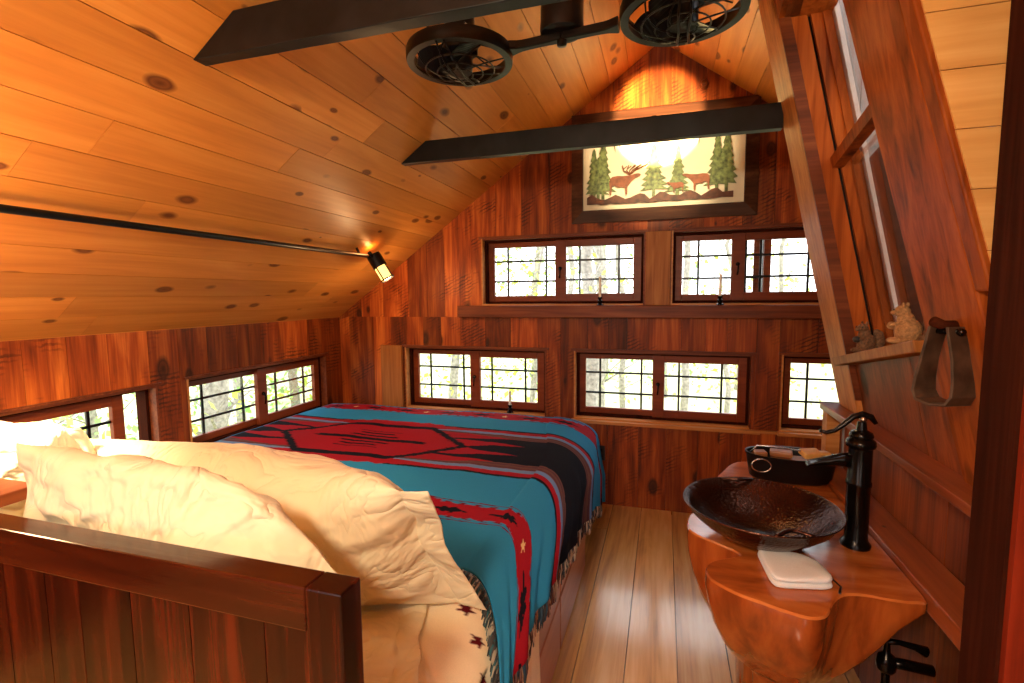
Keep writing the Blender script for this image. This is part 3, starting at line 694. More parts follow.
def interp(t, tab):
    if t <= tab[0][0]: return tab[0][1]
    for (a, va), (b_, vb) in zip(tab[:-1], tab[1:]):
        if t <= b_: return va+(vb-va)*(t-a)/(b_-a)
    return tab[-1][1]
def sst(t): t = max(0, min(1, t)); return t*t*(3-2*t)
XE = -.60; XS = -.365         # where the top starts to roll over / the hanging side plane
def sideprof(t, drop, ztop, xs, xe=None):
    """t 0..1 from the roll-over start down to the hem; returns x,z"""
    xe = XE if xe is None else xe
    R = min(.17, xs-xe); arc = (xs-xe)*1.35; tot = arc+max(0, drop-.12)
    s = t*tot
    if s < arc:
        a = s/arc*PI/2; return xe+(xs-xe)*math.sin(a), ztop-.12*(1-math.cos(a))
    return xs, ztop-.12-(s-arc)
HEM = [(1.0,.67),(1.18,.655),(1.30,.65),(1.60,.585),(1.85,.545),(2.18,.50),(2.33,.47),(2.77,.375),(3.1,.26),(3.3,.17),(3.6,.10)]
SHIFT = [(1.2,.30),(1.43,.38),(1.8,.62),(2.2,.66),(2.45,.62),(2.9,.46),(3.2,.24),(3.5,.05),(4,0)]
TEAL=(.028,.24,.47); RED=(.30,.010,.020); BLK=(.008,.008,.014); BRN=(.13,.058,.05); BLU=(.14,.24,.45); MAR=(.14,.008,.02); CRM=(.75,.5,.22)
def starmask(x, y, cx, cy, r, rot):
    dx, dy = x-cx, y-cy; rr = math.hypot(dx, dy)
    if rr > r: return False
    th = (math.atan2(dy, dx)-rot) % (2*PI/5); th = min(th, 2*PI/5-th)
    # point of the star at th=0, inner radius at th=pi/5
    ri = r*.40; A_ = Vector((r,0)); B_ = Vector((ri*math.cos(PI/5), ri*math.sin(PI/5))); p = Vector((rr*math.cos(th), rr*math.sin(th)))
    e = B_-A_; return (e.x*(p.y-A_.y)-e.y*(p.x-A_.x)) > 0
def zig(x, p, a): 
    q = (x/p) % 1.0; return a*(1-abs(2*q-1))
def pattern(x, v):
    for cx in (-2.28,-1.65,-1.02,-.39):
        if abs(v-1.83) < .04 and starmask(x, v, cx, 1.83, .030, PI/2): return CRM
    for cx in (-2.34,-1.72,-1.09):
        if abs(v-3.385) < .04 and starmask(x, v, cx, 3.385, .030, PI/2): return CRM
    x += .030*noise.noise(Vector((v*75, 3, 1)))+.012*noise.noise(Vector((v*200, 7, 1)))
    v += .006*noise.noise(Vector((x*14, 2, 5)))
    return pattern0(x, v)
def pattern0(x, v):
    """blanket colour: x across (pattern coordinate), v along the bed, mirrored about 2.65"""
    d = v-2.65; a = abs(d); X = x+1.75
    if a > (.70 if d < 0 else .63):
        b_ = a-(.82 if d < 0 else .735); xs = ((x+(.39 if d < 0 else .45)+.315) % .63)-.315
        if .09 < abs(xs) < .27:
            q = 1-abs(abs(xs)-.18)/.09
            if abs(b_) < .042*q*(.35+.65*abs(((abs(xs)/.05) % 1)-.5)*2): return BLK
        st = math.floor(abs(b_)/.020)
        if abs(b_) < .085 and abs(xs) < .25-st*.045: return RED
        if abs(b_) < .055+.012*zig(x, .09, 1): return RED
        if .085 < abs(b_) < .092 or (abs(b_) < .075 and zig(x, .07, 1) > .6): return MAR
        return TEAL
    if abs(X) < 1.06 and a < .43:
        hexd = max(a/.335 if abs(X) < .30 else 0, (abs(X)-.30)/.37+a/.335)
        if hexd < .82:
            if ((a/.05) % 1) < .45 and a < .16 and abs(X) < (.40-a*1.6)*(.7+.3*math.cos(math.floor(a/.05)*2.1)): return BLK
            return RED
        if hexd < 1.0: return BLK
        kk = (a/.13) % 1.0; reach = (1.00 if a < .13 else .90 if a < .26 else .62) - .85*abs(kk-.62)
        if a < .06: reach = .80-(.06-a)*3.0
        if a > .34: reach = .62-(a-.34)*5+.05*math.sin(x*60)
        if abs(X) < reach: return RED
    if a < .21: return BLK
    if a < .285: return BRN if (int(a/.0125) % 3) else (.09,.035,.045)
    if a < .325: return BLU
    if a < .375: return RED
    if a < .40: return BLK
    return TEAL
import numpy as np
def grid_mesh(name, P, colr, material, parent=None, thick=0):
    nu, nv = len(P), len(P[0]); vs = [p for row in P for p in row]
    fs = [(i*nv+j, (i+1)*nv+j, (i+1)*nv+j+1, i*nv+j+1) for i in range(nu-1) for j in range(nv-1)]
    me = bpy.data.meshes.new(name); me.from_pydata(vs, [], fs); me.update()
    a = me.color_attributes.new('vc', 'FLOAT_COLOR', 'POINT')
    a.data.foreach_set('color', np.array([(*c, 1) for row in colr for c in row], dtype=np.float32).ravel())
    me.polygons.foreach_set('use_smooth', [True]*len(fs)); me.materials.append(material)
    o = bpy.data.objects.new(name, me); COL.objects.link(o)
    if parent: o.parent = parent
    if thick:
        m_ = o.modifiers.new('s', 'SOLIDIFY'); m_.thickness = thick; m_.offset = -1
    return o
# ----- sheet (with printed stars)
P, Cc = [], []; NV = 150; NU = 190
SHEET = (.90,.76,.52)
stars = []
for i in range(NU):
    row, cr = [], []
    v = .645+(1.62-.645)*i/(NU-1)
    for j in range(NV):
        u = j/(NV-1)
        if u < .45: x = -2.62+(XE+2.62)*(u/.45); z = MT; s = 0
        else:
            t = (u-.45)/.55; x, z = sideprof(t, .50, MT, XS-.035); s = t
        wr = noise.noise(Vector((x*3.5, v*4, z*3)))*.010+noise.noise(Vector((v*22+x*3, z*6, 5)))*.004*(.4+s)
        vl = 1.135-.10*min(0, x+.67)-.90*max(0, x+.67)
        z += .011*sst((v-vl)/.010)*(1-s*.6)
        y = v-.02*s
        if s > .3: x += wr*1.4+.004*math.sin(v*34+z*9)
        else: z += wr*.8
        row.append((x, y, z)); c = SHEET
        L_ = (t*.62 if u >= .45 else (x-XE))
        # a line of stars curving along the turned hem
        if v > 1.30 and False: c = SHEET
        for (sx, sy, r_) in ((.06,1.255,.030),(.125,1.175,.029),(.195,1.10,.028),(.27,1.03,.028),(-.07,1.34,.014),(-.01,1.315,.015),(.345,.96,.026)):
            if starmask(L_, v, sx, sy, r_, 1.2+sx*3): c = (.10,.008,.012)
        if abs(v-1.395-.0*s) < .004: c = (.5,.33,.15)
        cr.append(c)
    P.append(row); Cc.append(cr)
tag(grid_mesh('bed_sheet', P, Cc, M['sheet'], thick=.003), 'cream bed sheet printed with dark red stars, draped over the mattress near the headboard', 'sheet')
# ----- blanket
P, Cc = [], []; NV = 330; NU = 520
V0, V1 = 1.42, 3.88
def blanket_point(v, u):
    # u<.66 top; beyond = side.  v>3.42: hangs over the foot
    ut = .66
    # y along the bed and drop at the foot
    if v < 3.47: y, zf = v, 0
    else:
        s = v-3.47; a = min(s/.13, PI/2); y = 3.47+.085*math.sin(a); zf = -.085*(1-math.cos(a))-max(0, s-.13*PI/2)
    xe = XE-.13*sst((v-2.5)/.8)
    if u < ut:
        x = -2.63+(xe+2.63)*(u/ut); z = MT+.014; t = 0
    else:
        t = (u-ut)/(1-ut); sh = interp(v, SHIFT); yy = min(y, 3.56)-sh*sst(t)
        drop = MT+.014-interp(yy, HEM); x, z = sideprof(t, drop, MT+.014, XS, xe)
        fade = sst((yy-2.6)/.9)
        x -= fade*.05*math.sin(min(1, t*1.3)*PI)
        x -= .03*sst((yy-2.9)/.5)
        y = y-sh*sst(t)
    h = noise.noise(Vector((x*2.2, v*2.2, 1)))*.012+noise.noise(Vector((x*6, v*5, 3)))*.004
    if t == 0: z += h+.0
    # gentle sag towards the head edge where the cloth rides on the pillow side
    if zf < 0:
        z += zf if t == 0 else zf*(1-t)
        if t > 0: y += .03*math.sin(t*5)
    if t > .2:
        x += (.012*math.sin(v*17+1.2)+.008*math.sin(v*41))*(t-.2)
    # diagonal head edge on the top
    if t == 0 and False: pass
    return x, y, z, t
hemline = []
for i in range(NU):
    row, cr = [], []; 
    for j in range(NV):
        u = j/(NV-1)
        # head edge starts further from the head away from the bed side
        vstart = V0+ (.18*sst((.66-u)/.4) if u < .66 else 0)
        v = vstart+(V1-vstart)*i/(NU-1)
        x, y, z, t = blanket_point(v, u)
        row.append((x, y, z)); xe = XE-.13*sst((v-2.5)/.8); xp = x if t == 0 else xe+t*(XE+.60-xe)
        if u < .002: c = TEAL
        else: c = pattern(xp, v)
        cr.append(c)
    hemline.append(row[-1])
    P.append(row); Cc.append(cr)
headline = P[0]
blk = grid_mesh('woven_blanket', P, Cc, M['blanket'], thick=.006)
tag(blk, 'teal, red and black geometric woven blanket with fringe draped over the bed', 'blanket')
# fringe: twisted tassels along the side hem and the head edge
fr_cols = [(.34,.24,.16),(.03,.03,.035),(.60,.50,.38),(.02,.05,.08),(.12,.05,.04)]
def tassels(line, outdir, ln, step, name, rs=1):
    mb = MB(); acc = 0; rnd = random.Random(rs); prev = Vector(line[0])
    for p in line[1:]:
        p = Vector(p); acc += (p-prev).length; prev = p
        if acc >= step:
            acc = 0
            for q in range(2):
                c = rnd.choice(fr_cols); a = p+Vector(outdir)*rnd.uniform(-.002,.004)+Vector((0, rnd.uniform(-.006,.006), .006))
                l = ln*rnd.uniform(.75,1.1); sl = rnd.uniform(-.35,.15)
                pts = [a, a+Vector((rnd.uniform(-.003,.006), sl*l*.5, -l*.5)), a+Vector((rnd.uniform(-.006,.006), sl*l+rnd.uniform(-.008,.008), -l))]
                mb.tube(pts, [.0035,.004,.0015], 5, c)
    me = mb.build(name, M['fringe'], blk, smooth=True); return me
m, nt, b = mat('fringe_yarn'); at = N(nt, 'ShaderNodeAttribute', attribute_name='pc'); nt.links.new(at.outputs['Color'], b.inputs['Base Color']); b.inputs['Roughness'].default_value = .95; M['fringe'] = m
tassels([p for p in hemline if p[1] < 3.44], (.004,0,0), .078, .0048, 'fringe', 1)
# the second layer seen under the head edge: dark patterned underside with its fringe
hl = [Vector(p)+Vector((0,-.012,.0)) for p in headline[int(NV*.5):]]
mb = MB(); rnd = random.Random(4)
for a, c_ in zip(hl[:-1], hl[1:]):
    for q in range(3):
        p = a.lerp(c_, rnd.random())+Vector((0,0,.006)); tcol = rnd.choice([(.02,.03,.035),(.02,.10,.12),(.35,.33,.25),(.05,.05,.05)])
        d_ = Vector((rnd.uniform(-.012,.012), -rnd.uniform(.02,.075), rnd.uniform(-.01,.0)))
        if p.x > -.5: d_ = Vector((rnd.uniform(-.0,.006), -rnd.uniform(.02,.06), -rnd.uniform(.0,.03)))
        mb.tube([p, p+d_*.5+Vector((.0,0,.004)), p+d_], [.004,.004,.002], 5, tcol)
mb.build('fringe', M['fringe'], blk, smooth=True)
# foot corner flap
fc_ = [Vector(p) for p in hemline if p[1] >= 3.43]
# ----- pillows
def pillow(name, centre, W_, H_, T_, rot, label, seed, flange=.06, bend=0, crush=None, n=84, m_=56, wr=1.0, taper=0):
    """W along local x, H along local y, thickness along local z; rot = Euler matrix"""
    import bmesh
    vs = []; idx = {}; fs = []
    def pt(i, j, s):
        u = -1+2*i/n; v = -1+2*j/m_
        fe = 1-flange*2/W_*1.0
        uu = min(1, abs(u)/ (fe if u > 0 else 1)); 
        tt = (max(0, 1-uu**2.6))**.55*(max(0, 1-abs(v)**2.6))**.55
        pinchx = 1-.07*(1-abs(v))**0*(v*v)*0 ; 
        x = u*W_/2*(1-.045*math.cos(v*PI/2)**1); y = v*H_/2*(1-.075*math.cos(u*PI/2))*(1-taper*max(0, u)**2)
        z = s*(T_/2*tt)
        q = Vector((u*3.1+seed, v*2.3, s*.7+seed))
        w1 = noise.noise(q*1.1)*.030; 
        # creases running inwards from the edges/corners
        rad = math.atan2(v, u*1.6); w2 = noise.noise(Vector((rad*5.5+seed, (abs(u)+abs(v))*1.1, seed*2+s)))
        edge = max(abs(u), abs(v)); w2 = -abs(w2)*.034*sst((edge-.25)/.6)*(1-sst((edge-.93)/.07))
        q3 = Vector((u*7+v*3, v*9-u*4, seed+3*s)); w3 = -abs(noise.noise(q3))*.018
        z += (w1+w2+w3)*s*(.35+.65*tt)*wr
        if uu >= 1: z += .005*math.sin(v*7+seed)
        y += noise.noise(Vector((u*5, seed, v)))*.010; x += noise.noise(Vector((v*3, seed+4, u)))*.008
        if bend: y -= bend*max(0, u-.1)**2
        return Vector((x, y, z))
    for s in (1,-1):
        for i in range(n+1):
            for j in range(m_+1):
                if s == -1 and (i in (0,n) or j in (0,m_)): idx[(s,i,j)] = idx[(1,i,j)]; continue
                idx[(s,i,j)] = len(vs); vs.append(rot @ pt(i, j, s))
    for s in (1,-1):
        for i in range(n):
            for j in range(m_):
                f = (idx[(s,i,j)], idx[(s,i+1,j)], idx[(s,i+1,j+1)], idx[(s,i,j+1)])
                fs.append(f if s == 1 else tuple(reversed(f)))
    me = bpy.data.meshes.new(name); me.from_pydata([tuple(v) for v in vs], [], fs); me.update()
    for p in me.polygons: p.use_smooth = True
    me.materials.append(M['pillow']); o = bpy.data.objects.new(name, me); COL.objects.link(o); o.location = centre
    ss = o.modifiers.new('s', 'SUBSURF'); ss.levels = 1; ss.render_levels = 1
    return tag(o, label, 'pillow', 'cream pillows at the head of the bed')
RX_ = lambda a: Matrix.Rotation(math.radians(a), 3, 'X'); RY_ = lambda a: Matrix.Rotation(math.radians(a), 3, 'Y'); RZ_ = lambda a: Matrix.Rotation(math.radians(a), 3, 'Z')
pillow('pillow', (-.955,.765,1.02), .82, .55, .20, RZ_(2) @ RX_(100), 'crumpled cream pillow propped against the headboard, nearest the camera', 3.1, flange=.05, bend=.22, taper=.42, wr=1.5)
pillow('pillow', (-1.045,1.13,.955), 1.17, .55, .31, RZ_(-4) @ RX_(123), 'large smooth cream pillow behind the crumpled one', 7.7, flange=.09, wr=.6)
pillow('pillow', (-2.05,1.06,.99), .92, .54, .26, RZ_(3) @ RX_(115), 'cream pillow by the left knee wall under the window', 11.3, wr=.8)
o = pillow('pillow', (-.78,.95,.735), .50, .34, .05, RZ_(24), 'flat folded cream pillowcase on the mattress beside the headboard post', 5.2, wr=.5, n=50, m_=36)
o['group'] = 'flat pillowcases'; o['category'] = 'pillowcase'; o.name = 'pillowcase'

# ---------------------------------------------------------------- log vanity
import os
F_ = 497.16; yaw, pit, rol = [math.radians(a) for a in (-16.93,-5.281,-.517)]
fwd = Vector((math.sin(yaw)*math.cos(pit), math.cos(yaw)*math.cos(pit), math.sin(pit))); r0 = Vector((math.cos(yaw), -math.sin(yaw), 0)); u0 = r0.cross(fwd)
CR = r0*math.cos(rol)+u0*math.sin(rol); CU = -r0*math.sin(rol)+u0*math.cos(rol); CAMP = Vector((0,0,1.6))
SZ = .780
outline = [(.165,2.02),(.112,1.90),(.100,1.80),(.128,1.745),(.190,1.700),(.250,1.640),(.172,1.585),(.140,1.535),(.150,1.475),(.205,1.425),(.27,1.395),(.325,1.372),(.375,1.362),(.415,1.385),(.445,1.445),(.485,1.495),(.54,1.510),(.60,1.505),(.655,1.510),(.688,1.540),(.688,1.75),(.688,2.05),(.688,2.35),(.688,2.58),(.52,2.60),(.36,2.58),(.27,2.40),(.20,2.20)]
def catmull(pts, sub=4):
    o = []; n = len(pts)
    for i in range(n):
        p0, p1, p2, p3 = [Vector((*pts[(i+k-1) % n], 0)) for k in range(4)]
        for k in range(sub):
            t = k/sub; o.append(.5*((2*p1)+(-p0+p2)*t+(2*p0-5*p1+4*p2-p3)*t*t+(-p0+3*p1-3*p2+p3)*t**3))
    return o
ol = catmull(outline); vc = Vector((.43,1.80,0))
van = empty('log_vanity', (.43,1.80,0), 'live-edge log vanity with glossy orange slab top on a flared trunk', 'vanity')
lv = [(SZ,1.0,0),(SZ-.006,1.012,0),(SZ-.03,1.010,0),(SZ-.09,.985,.1),(SZ-.16,.93,.2),(SZ-.23,.84,.35),(SZ-.29,.73,.5),(SZ-.345,.60,.7),(SZ-.38,.50,.85),(SZ-.42,.44,.95),(.20,.42,1),(.02,.46,1),(0,.46,1)]
rings = []
for z, s, rd in reversed(lv):
    ring = []
    for k_, p in enumerate(ol):
        d = Vector((p.x-vc.x, p.y-vc.y, 0)); a = math.atan2(d.y, d.x)
        rr = Vector((math.cos(a)*.38, math.sin(a)*.40, 0))
        q = d.lerp(rr, rd*.9)*s
        fr_ = min(1, max(0, (SZ-.03-z)/.34)); q.x = q.x*(1-.52*fr_**.6) if q.x > 0 else q.x
        q.x = min(q.x, .256)
        wv_ = 1+.035*noise.noise(Vector((math.cos(a)*5, math.sin(a)*5, z*3)))*(1 if z < SZ-.02 else 0)
        ring.append((q.x*wv_ if q.x < .25 else q.x, q.y*wv_, z))
    rings.append(ring)
mb = MB(); mb.loft(rings[:-1], cap=False); smoothshade(mb.build('trunk', M['slab'], van, smooth=True), 60)
mb = MB(); mb.loft([rings[-2], rings[-1]], cap=False); n0 = len(mb.v)-len(ol); mb.f.append(tuple(n0+i for i in range(len(ol)))); mb.c.append(.5)
mb.build('slab_top', M['slabtop'], van)
MB().tube([(.0+p[0]-.43, p[1]-1.80, SZ-.0005) for p in ((.475,1.492),(.490,1.53),(.478,1.57),(.483,1.60))], [.004,.003,.003,.001], 6).build('crack', M['black'], van)
# vessel sink
bx, by, brz = .318, 1.765, .900
bowl = empty('vessel_sink', (bx,by,SZ), 'round hammered copper vessel sink on the log vanity', 'sink')
R1 = .238; hgt = brz-SZ
prof = [(.0,.004),(.07,.004),(.10,.010),(.14,.030),(.18,.058),(.215,.088),(R1-.012,hgt-.006),(R1,hgt),(R1+.003,hgt+.004),(R1+.001,hgt+.007),(R1-.008,hgt+.004),(.21,.096),(.175,.068),(.135,.042),(.10,.026),(.05,.018),(.0,.017)]
prof = [(max(r,.0008), z) for r, z in prof]
smoothshade(MB().lathe(prof, (0,0,0), 72, cap=False).build('basin', M['copper'], bowl, smooth=True), 70)
MB().lathe([(.022,.0175),(.022,.021),(.012,.021)], (0,0,0), 20).build('drain', M['bronze'], bowl)
for a0 in (-1.32,1.75):
    mb = MB(); pts = []
    for i in range(13):
        t = i/12; a = a0-.24+.48*t; r_ = R1-.004-.030*math.sin(PI*t); pts.append((r_*math.cos(a), r_*math.sin(a), hgt+.002+.008*math.sin(PI*t)))
    mb.tube(pts, .006, 8); mb.build('handle', M['copper'], bowl, smooth=True)
# faucet
fx, fy = .612, 1.807
fa = empty('faucet', (fx,fy,SZ), 'tall black pump-style faucet with curved handle beside the copper sink', 'faucet')
smoothshade(MB().lathe([(.001,0),(.042,0),(.043,.010),(.036,.020),(.033,.028),(.033,.20),(.0355,.205),(.0355,.215),(.033,.22),(.033,.325),(.040,.33),(.042,.338),(.040,.35),(.031,.358),(.034,.366),(.030,.376),(.015,.384),(.012,.41),(.001,.412)], (0,0,0), 32).build('body', M['bronze'], fa, smooth=True), 50)
mb = MB(); rings = []
for (x, zc, w_, h) in ((-.02,.288,.020,.030),(-.05,.285,.019,.026),(-.09,.276,.018,.017),(-.125,.268,.019,.010),(-.145,.262,.020,.006),(-.150,.256,.019,.004)):
    rings.append([(x,-w_,zc+h*.5),(x,-w_*.75,zc-h*.7),(x,0,zc-h),(x,w_*.75,zc-h*.7),(x,w_,zc+h*.5),(x,w_*.7,zc+h*.55),(x,0,zc+h*.2),(x,-w_*.7,zc+h*.55)])
mb.loft(rings); mb.build('spout', M['bronze'], fa, smooth=True)
MB().tube([(.035,-.01,.408),(.022,-.005,.428),(0,0,.434),(-.025,0,.425),(-.05,0,.398),(-.075,0,.376),(-.10,0,.368),(-.118,0,.374)], [.006,.010,.011,.009,.008,.007,.007,.005], 10).build('handle', M['bronze'], fa, smooth=True)
MB().tube([(0,-.016,.420),(0,.016,.420)], .008, 10).build('pivot', M['steel'], fa, smooth=True)
# washcloth
mb = MB(); cz = SZ
quad = [(.305,1.465),(.470,1.500),(.452,1.622),(.292,1.672)]
def layer(z0, z1, ex, mb):
    pts = []; c = Vector((.38,1.565,0)); n = 40
    cor = [Vector((*q, 0)) for q in quad]
    for i in range(n):
        t = i/n*4; k_ = int(t); f = t-k_; p = cor[k_].lerp(cor[(k_+1)%4], f); d = p-c; pr_ = 1-.0*f
        e = 1-.10*(1-min(f,1-f)*4)**2*(1 if min(f,1-f) < .25 else 0)
        pts.append(c+d*e*ex)
    rr = [(z0,.93),(z0+.004,.985),((z0+z1)/2,1.0),(z1-.004,.985),(z1-.001,.94),(z1,.80),(z1+.001,.4)]
    mb.loft([[(c+(p-c)*s).to_tuple()[:2]+(z+.0035*noise.noise(Vector((p.x*20,p.y*20,z*30)))*(1 if z > z0+.006 else 0),) for p in pts] for z, s in rr])
layer(cz+.0005, cz+.017, 1.0, mb); layer(cz+.0175, cz+.034, .985, mb)
tag(mb.build('washcloth', M['towel'], smooth=True), 'folded white washcloth on the slab in front of the copper sink', 'washcloth')
# oval tub with soaps behind the sink
tx, ty, tz = .548, 2.40, SZ
tub = empty('soap_tub', (tx,ty,tz), 'black oval metal tub with ring handle holding soaps behind the sink', 'tub')
def oval(a, b_, z, n=44, x0=0): return [(x0+a*math.cos(2*PI*i/n), b_*math.sin(2*PI*i/n), z) for i in range(n)]
smoothshade(MB().loft([oval(.02,.01,.002),oval(.150,.075,.001),oval(.163,.086,.010),oval(.172,.094,.060),oval(.178,.100,.105),oval(.184,.106,.112),oval(.184,.106,.118),oval(.176,.098,.116),oval(.168,.090,.070),oval(.160,.082,.020),oval(.02,.01,.014)], cap=False).build('body', M['black'], tub), 50)
MB().tube([(-.130+.038*math.cos(2*PI*i/28), -.092-.02*math.cos(2*PI*i/28)*0, .080+.028*math.sin(2*PI*i/28)) for i in range(28)], .003, 8, loop=True).build('ring_handle', M['steel'], tub, smooth=True)
MB().tube([(-.16,-.02,.118),(-.14,-.03,.150),(-.05,-.035,.150),(.05,-.04,.140),(.12,-.03,.118)], .0035, 8).build('bail_handle', M['steel'], tub, smooth=True)
def soap(x, y, z, rx, rz, sx, sy, sz, mt, label, loc=None):
    mb = MB(); Rm = Matrix.Rotation(rz,3,'Z') @ Matrix.Rotation(rx,3,'X')
    p = [Rm @ Vector(q) for q in [(-sx,-sy,-sz),(sx,-sy,-sz),(sx,sy,-sz),(-sx,sy,-sz),(-sx,-sy,sz),(sx,-sy,sz),(sx,sy,sz),(-sx,sy,sz)]]
    mb.hexa([tuple(q) for q in p]); o = mb.build('soap_bar', mt, bevel=.006); o.location = (tx+x, ty+y, tz+z)
    return tag(o, label, 'soap', 'soap bars in the black tub')
soap(.070,-.035,.132,.25,.35,.040,.028,.012, M['soap'], 'honey-coloured soap bar on the rim of the tub, toward the faucet')
soap(.130,.035,.112,-.1,.1,.032,.026,.012, M['soap'], 'honey-coloured soap bar lying behind the tilted one in the tub')
soap(-.035,.01,.112,.1,-.2,.045,.024,.012, M['soap2'], 'brown soap bar in the middle of the tub')
soap(-.125,-.004,.108,.05,.2,.028,.024,.012, M['soap2'], 'brown soap bar at the ring-handle end of the tub')
soap(.03,.0,.078,.0,.0,.10,.05,.016, M['soap2'], 'wide brown soap slab at the bottom of the tub')
# shut-off valves below the slab
def valve(loc, label, rz):
    e = empty('water_valve', loc, label, 'valve', 'black water valves under the vanity', rz=rz)
    MB().tube([(0,0,-loc[2]+.001),(0,0,-.05),(0,0,.0)], .012, 12).build('riser_pipe', M['bronze'], e, smooth=True)
    MB().lathe([(.02,-.03),(.026,-.02),(.028,.0),(.022,.02),(.010,.03),(.008,.06),(.012,.064),(.0,.066)], (0,0,0), 20).build('valve_body', M['bronze'], e, smooth=True)
    MB().tube([(-.01,0,.066),(.03,0,.068),(.07,0,.062),(.10,0,.052)], [.010,.008,.010,.016], 10).build('lever', M['bronze'], e, smooth=True)
    MB().tube([(0,0,0),(.05,.0,.0),(.12,.0,-.005)], .016, 12).build('side_pipe', M['bronze'], e, smooth=True)
valve((.675,1.70,.470), 'black lever valve close to the trunk under the slab', 0)
valve((.69,1.56,.420), 'black lever valve lower and nearer the dark post', .1)

# ---------------------------------------------------------------- stirrup
sc = Vector((.668,1.478,1.415)); wd = Vector((-.40,.917,0)); bd = Vector((.917,.40,0))*.5
st = empty('stirrup', tuple(sc), 'old wooden saddle stirrup hanging on the slanted board', 'stirrup')
prof2 = [(-.026,.105),(-.034,.070),(-.046,.02),(-.056,-.035),(-.058,-.07),(-.045,-.092),(0,-.099),(.045,-.092),(.058,-.07),(.056,-.035),(.046,.02),(.034,.070),(.026,.105)]
prof2 = [(a*.86, z*.95) for a, z in prof2]
mb = MB(); rings = []
for i, (a, z) in enumerate(prof2):
    p = prof2[max(0,i-1)]; q = prof2[min(len(prof2)-1,i+1)]; tx_, tz_ = q[0]-p[0], q[1]-p[1]; l = math.hypot(tx_, tz_); nx, nz_ = -tz_/l*.004, tx_/l*.004
    hw_ = .025+.012*max(0, -z)/.099
    c0 = wd*a+Vector((0,0,z)); nn = wd*nx+Vector((0,0,nz_)); ax = Vector((.917,.40,0))*hw_
    rings.append([c0-ax-nn, c0+ax-nn, c0+ax+nn, c0-ax+nn])
mb.loft(rings); mb.build('hoop', M['stirrup'], st, bevel=.002)
MB().tube([wd*-.036+Vector((0,0,.088)), wd*.036+Vector((0,0,.088))], .008, 12).build('bolt', M['bronze'], st, smooth=True)
for s_ in (-1,1): MB().ell(tuple(wd*(.036*s_)+Vector((0,0,.088))), (.010,.010,.010)).build('bolt_head', M['bronze'], st, smooth=True)
pg = MB(); pz_ = 1.415+.100
pg.tube([(wx(pz_)+.02,1.50,pz_),(wx(pz_)-.03,1.49,pz_+.002),(wx(pz_)-.055,1.48,pz_+.012)], [.014,.012,.013], 12)
tag(pg.build('peg', M['dark_post'], smooth=True), 'dark peg on the slanted board holding the stirrup', 'peg')

# ---------------------------------------------------------------- figurines on the sill
def figurine(loc, rz, s, label, light):
    e = empty('squirrel_figurine', loc, label, 'figurine', 'little carved animals on the tilted sill', rz=rz)
    mb = MB()
    T_ = lambda ax, a: Matrix.Rotation(a, 3, ax)
    mb.ell((0,0,.030*s), (.028*s,.024*s,.032*s)); mb.ell((.006*s,0,.056*s), (.018*s,.017*s,.020*s)); mb.ell((.014*s,0,.076*s), (.017*s,.014*s,.014*s)); mb.ell((.030*s,0,.073*s), (.010*s,.007*s,.006*s))
    for q in (-1,1):
        mb.ell((.008*s,.009*s*q,.091*s), (.004*s,.003*s,.007*s)); mb.ell((.020*s,.015*s*q,.008*s), (.018*s,.008*s,.008*s)); mb.ell((.022*s,.010*s*q,.046*s), (.014*s,.005*s,.005*s), M=T_('Y',.4))
    o = mb.build('body', M['fur2'] if light else M['fur'], e, smooth=True)
    r_ = o.modifiers.new('r', 'REMESH'); r_.mode = 'VOXEL'; r_.voxel_size = .0022; r_.use_smooth_shade = True
    mb = MB(); mb.tube([(-.020*s,0,.012*s),(-.040*s,0,.014*s),(-.050*s,0,.034*s),(-.042*s,0,.058*s),(-.032*s,0,.070*s)], [.008*s,.013*s,.016*s,.013*s,.005*s], 12); mb.build('tail', M['fur'], e, smooth=True)
    MB().ell((.034*s,0,.042*s), (.010*s,.011*s,.010*s)).build('nut', M['furdark'] if not light else M['fur2'], e, smooth=True)
    for q in (-1,1): MB().ell((.026*s,.0115*s*q,.080*s), (.0022*s,.0018*s,.0022*s), 8, 5).build('eye', M['furdark'], e, smooth=True)
    return e
figurine((wx(zs(2.22),.02),2.22,zs(2.22)+.004), 3.6, 1.25, 'small dark carved squirrel at the lower left end of the tilted sill', False)
figurine((wx(zs(1.80),.02),1.84,zs(1.84)+.003), 2.3, 1.35, 'larger tan carved squirrel at the upper right end of the tilted sill', True)

